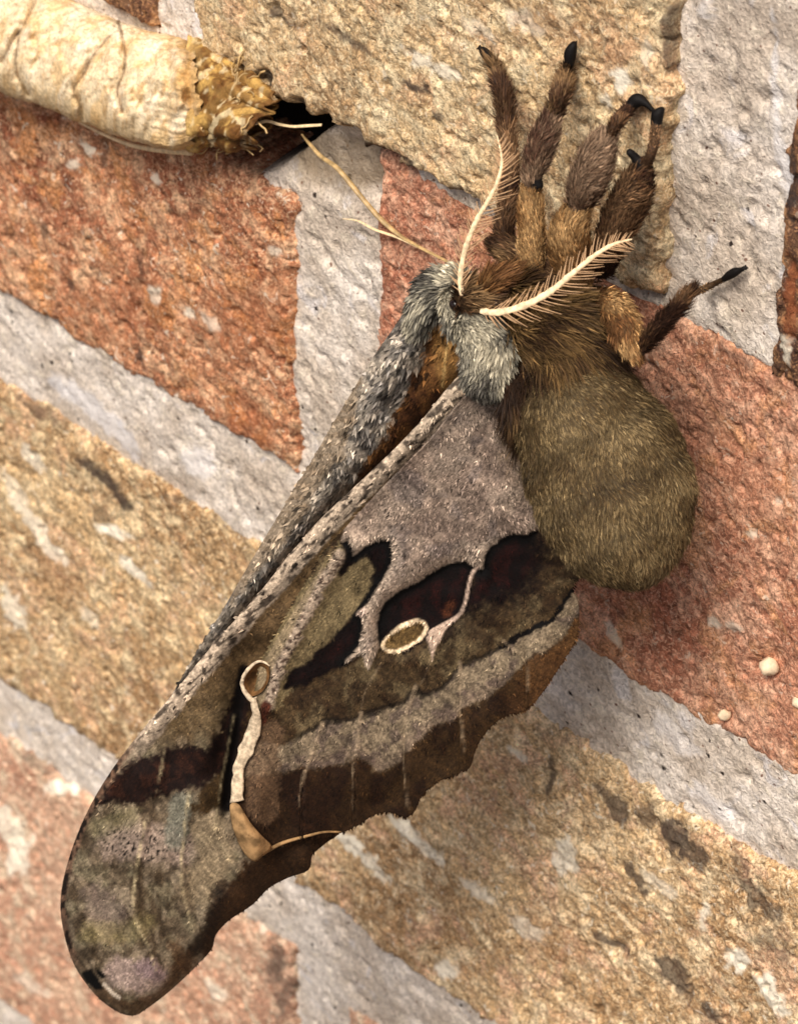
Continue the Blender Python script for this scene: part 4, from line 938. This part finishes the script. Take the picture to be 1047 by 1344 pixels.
disp = wr * 22 - wr2 * 26 + (fbm(XX / 8, (YY + ZZ * .6) / 8, 806, 3) - .5) * 5
ZZ = ZZ + disp * front; YY = YY - disp * np.cos(PH) * .35
cc = np.tile(lin(230, 208, 170), (XX.size, 1)); fx, fy, fz = XX.ravel(), YY.ravel(), ZZ.ravel()
paint(cc, sstep(.46, .64, fbm(fx / 20, (fy + fz * .6) / 20, 810, 4)) * .6, lin(216, 176, 118))
paint(cc, sstep(.5, .66, fbm(fx / 40 + 3, (fy + fz * .6) / 40, 811, 3)) * .6, lin(240, 226, 198))
paint(cc, np.exp(-(wr2.ravel() / .03) ** 2) * .5, lin(176, 128, 72))
paint(cc, np.exp(-(np.abs(fbm(fx / 9 + 2, (fy + fz * .6) / 9, 815, 2) - .5) / .025) ** 2) * .4, lin(170, 124, 72))
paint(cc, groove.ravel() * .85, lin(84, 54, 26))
paint(cc, sstep(215, 250, fx + (noise2(fx / 14, fy / 14, 812) - .5) * 40) * .75, lin(178, 138, 80))
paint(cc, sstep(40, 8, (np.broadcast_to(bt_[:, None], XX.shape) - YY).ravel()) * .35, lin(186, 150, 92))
cocoon = thing('cocoon', 'papery cream cocoon with a torn brown end lodged on the brick wall', 'cocoon', tuple(wp(P(120, 110, wall_z(120, 110)))))
M_PAPER = col_mat('cocoon_paper', 0.75, 0.2, (1800, .6))
def loc_c(V): return V - np.array(cocoon.location)
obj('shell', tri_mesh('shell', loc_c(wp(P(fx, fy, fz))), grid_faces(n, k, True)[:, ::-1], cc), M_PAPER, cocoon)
# torn brown mouth: irregular sleeve of hardened silk
n2, k2 = 110, 150
s2 = np.linspace(0, 1, n2); SS, PP = np.meshgrid(s2, phi[:1] * 0 + np.linspace(0, 2 * np.pi, k2, endpoint=False), indexing='ij')
mx = 246 + SS * 98 - 20 * np.cos(PP) * SS * -1 * .9; 
hh = np.interp(SS, [0, .25, .6, 1], [70, 66, 52, 34]); my0 = np.interp(SS, [0, .3, .7, 1], [127, 136, 148, 156])
lump = (fbm(SS * 2.4 + 2, np.cos(PP) * 1.8 + 4, 830, 3, .5) + fbm(SS * 2.4, np.sin(PP) * 1.8 + 8, 831, 3, .5) - 1)
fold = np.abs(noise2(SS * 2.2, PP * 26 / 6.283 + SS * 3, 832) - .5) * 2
rr = 1.04 + lump * .55 - .15 * fold + (fbm(SS * 7, PP * 22 / 6.283, 834, 2) - .5) * .14
mz = wall_z(mx, my0) + 52 + hh * .95 * np.sin(PP) * rr
my = my0 - hh * np.cos(PP) * rr
mx = mx + (noise2(np.cos(PP) * 4, np.sin(PP) * 4, 833) - .5) * 34 * SS
cm = np.tile(lin(132, 98, 52), (mx.size, 1)); f1, f2 = mx.ravel(), (my + mz * .5).ravel()
paint(cm, sstep(.45, .65, fbm(f1 / 14, f2 / 14, 835, 3)) * .8, lin(196, 156, 86)); paint(cm, sstep(.52, .66, fbm(f1 / 11 + 5, f2 / 11, 836, 3)) * .8, lin(92, 56, 22))
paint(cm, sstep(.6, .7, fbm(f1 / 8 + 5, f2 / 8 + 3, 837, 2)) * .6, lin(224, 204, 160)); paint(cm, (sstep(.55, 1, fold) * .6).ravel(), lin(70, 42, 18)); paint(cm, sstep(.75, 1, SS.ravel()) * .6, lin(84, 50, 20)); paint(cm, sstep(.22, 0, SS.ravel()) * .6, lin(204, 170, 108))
sl = obj('torn_mouth', tri_mesh('torn_mouth', loc_c(wp(P(mx.ravel(), my.ravel(), mz.ravel()))), grid_faces(n2, k2, True)[:, ::-1], cm), M_PAPER, cocoon, label='torn brown mouth of matted silk')
sl.modifiers.new('thickness', 'SOLIDIFY').thickness = 0.0003
# pale lip along the underside
lp_ = smooth_line([(104, 160), (128, 172), (150, 182), (172, 190), (196, 195), (222, 198), (252, 200)], 5)
V, F = tube(P(lp_[:, 0], lp_[:, 1], wall_z(lp_[:, 0], lp_[:, 1]) + 50), np.linspace(2, 4.5, len(lp_)), 8)
M_SILKP = flat_mat('silk_pale', lin(234, 206, 160), 0.5, 0.4, 1500, .2); M_SILKG = flat_mat('silk_golden', lin(176, 146, 98), 0.5, 0.4, 900, .35)
obj('lip', tri_mesh('lip', loc_c(wp(V)), F[:, ::-1]), M_SILKP, cocoon)
# loose matted fibres at the mouth
VV, FF_ = [], []; o_ = 0
for i in range(70):
    x, y = rng.uniform(258, 335), rng.uniform(85, 195); z = wall_z(x, y) + rng.uniform(70, 120) * np.clip(1 - abs(y - 145) / 90, .2, 1)
    a = rng.uniform(0, 6.28); pp = []
    for t in range(6):
        pp.append((x, y, z)); a += rng.normal(0, .7); x += math.cos(a) * 6; y += math.sin(a) * 6; z += rng.normal(0, 3) + math.cos(a) * 5
    pp = np.array(pp); V, F = tube(P(pp[:, 0], pp[:, 1], pp[:, 2]), rng.uniform(.6, 1.5), 4); VV.append(V); FF_.append(F + o_); o_ += len(V)
obj('silk_fibres', tri_mesh('silk_fibres', loc_c(wp(np.concatenate(VV))), np.concatenate(FF_)), M_SILKG, cocoon, kind='stuff')

# silk threads
def thread(pts, rad, mat, label, off):
    p = smooth_line(np.array(pts, float), 8); s = np.linspace(0, 1, len(p))
    z = wall_z(p[:, 0], p[:, 1]) + np.interp(s, np.linspace(0, 1, len(off)), off)
    q = P(p[:, 0], p[:, 1], z); V, F = tube(q, np.interp(s, np.linspace(0, 1, len(rad)), rad), 8, .55)
    V = wp(V); c0 = V.mean(0)
    o = obj('silk_thread', tri_mesh('silk_thread', V - c0, F[:, ::-1]), mat); o.location = c0
    o['label'] = label; o['category'] = 'thread'; o['group'] = 'silk threads trailing from the cocoon'
thread([(396, 176), (404, 186), (421, 205), (442, 220), (460, 241), (477, 262), (499, 287), (523, 308), (548, 323), (590, 345), (604, 352)], [1.2, 2.6, 3.4, 3.6, 3.4, 3.6, 2.6, 2.2, 2], M_SILKG, 'long twisted golden silk thread running from the dark hole to the moth', [-10, 4, 12, 14, 12, 8, 10, 14])
thread([(449, 287), (470, 290), (491, 301), (523, 312), (548, 324)], [.6, 1.4, 2, 2.2, 2], M_SILKP, 'short pale silk thread branching off across the grey mortar', [6, 8, 9, 10])
thread([(318, 160), (332, 163), (350, 159), (366, 163), (384, 166), (404, 165), (422, 164)], [1, 2, 2.2, 2, 2.4, 2], M_SILKP, 'white silk thread strung across the dark hole beside the cocoon mouth', [60, 50, 30, 20, 16, 12])
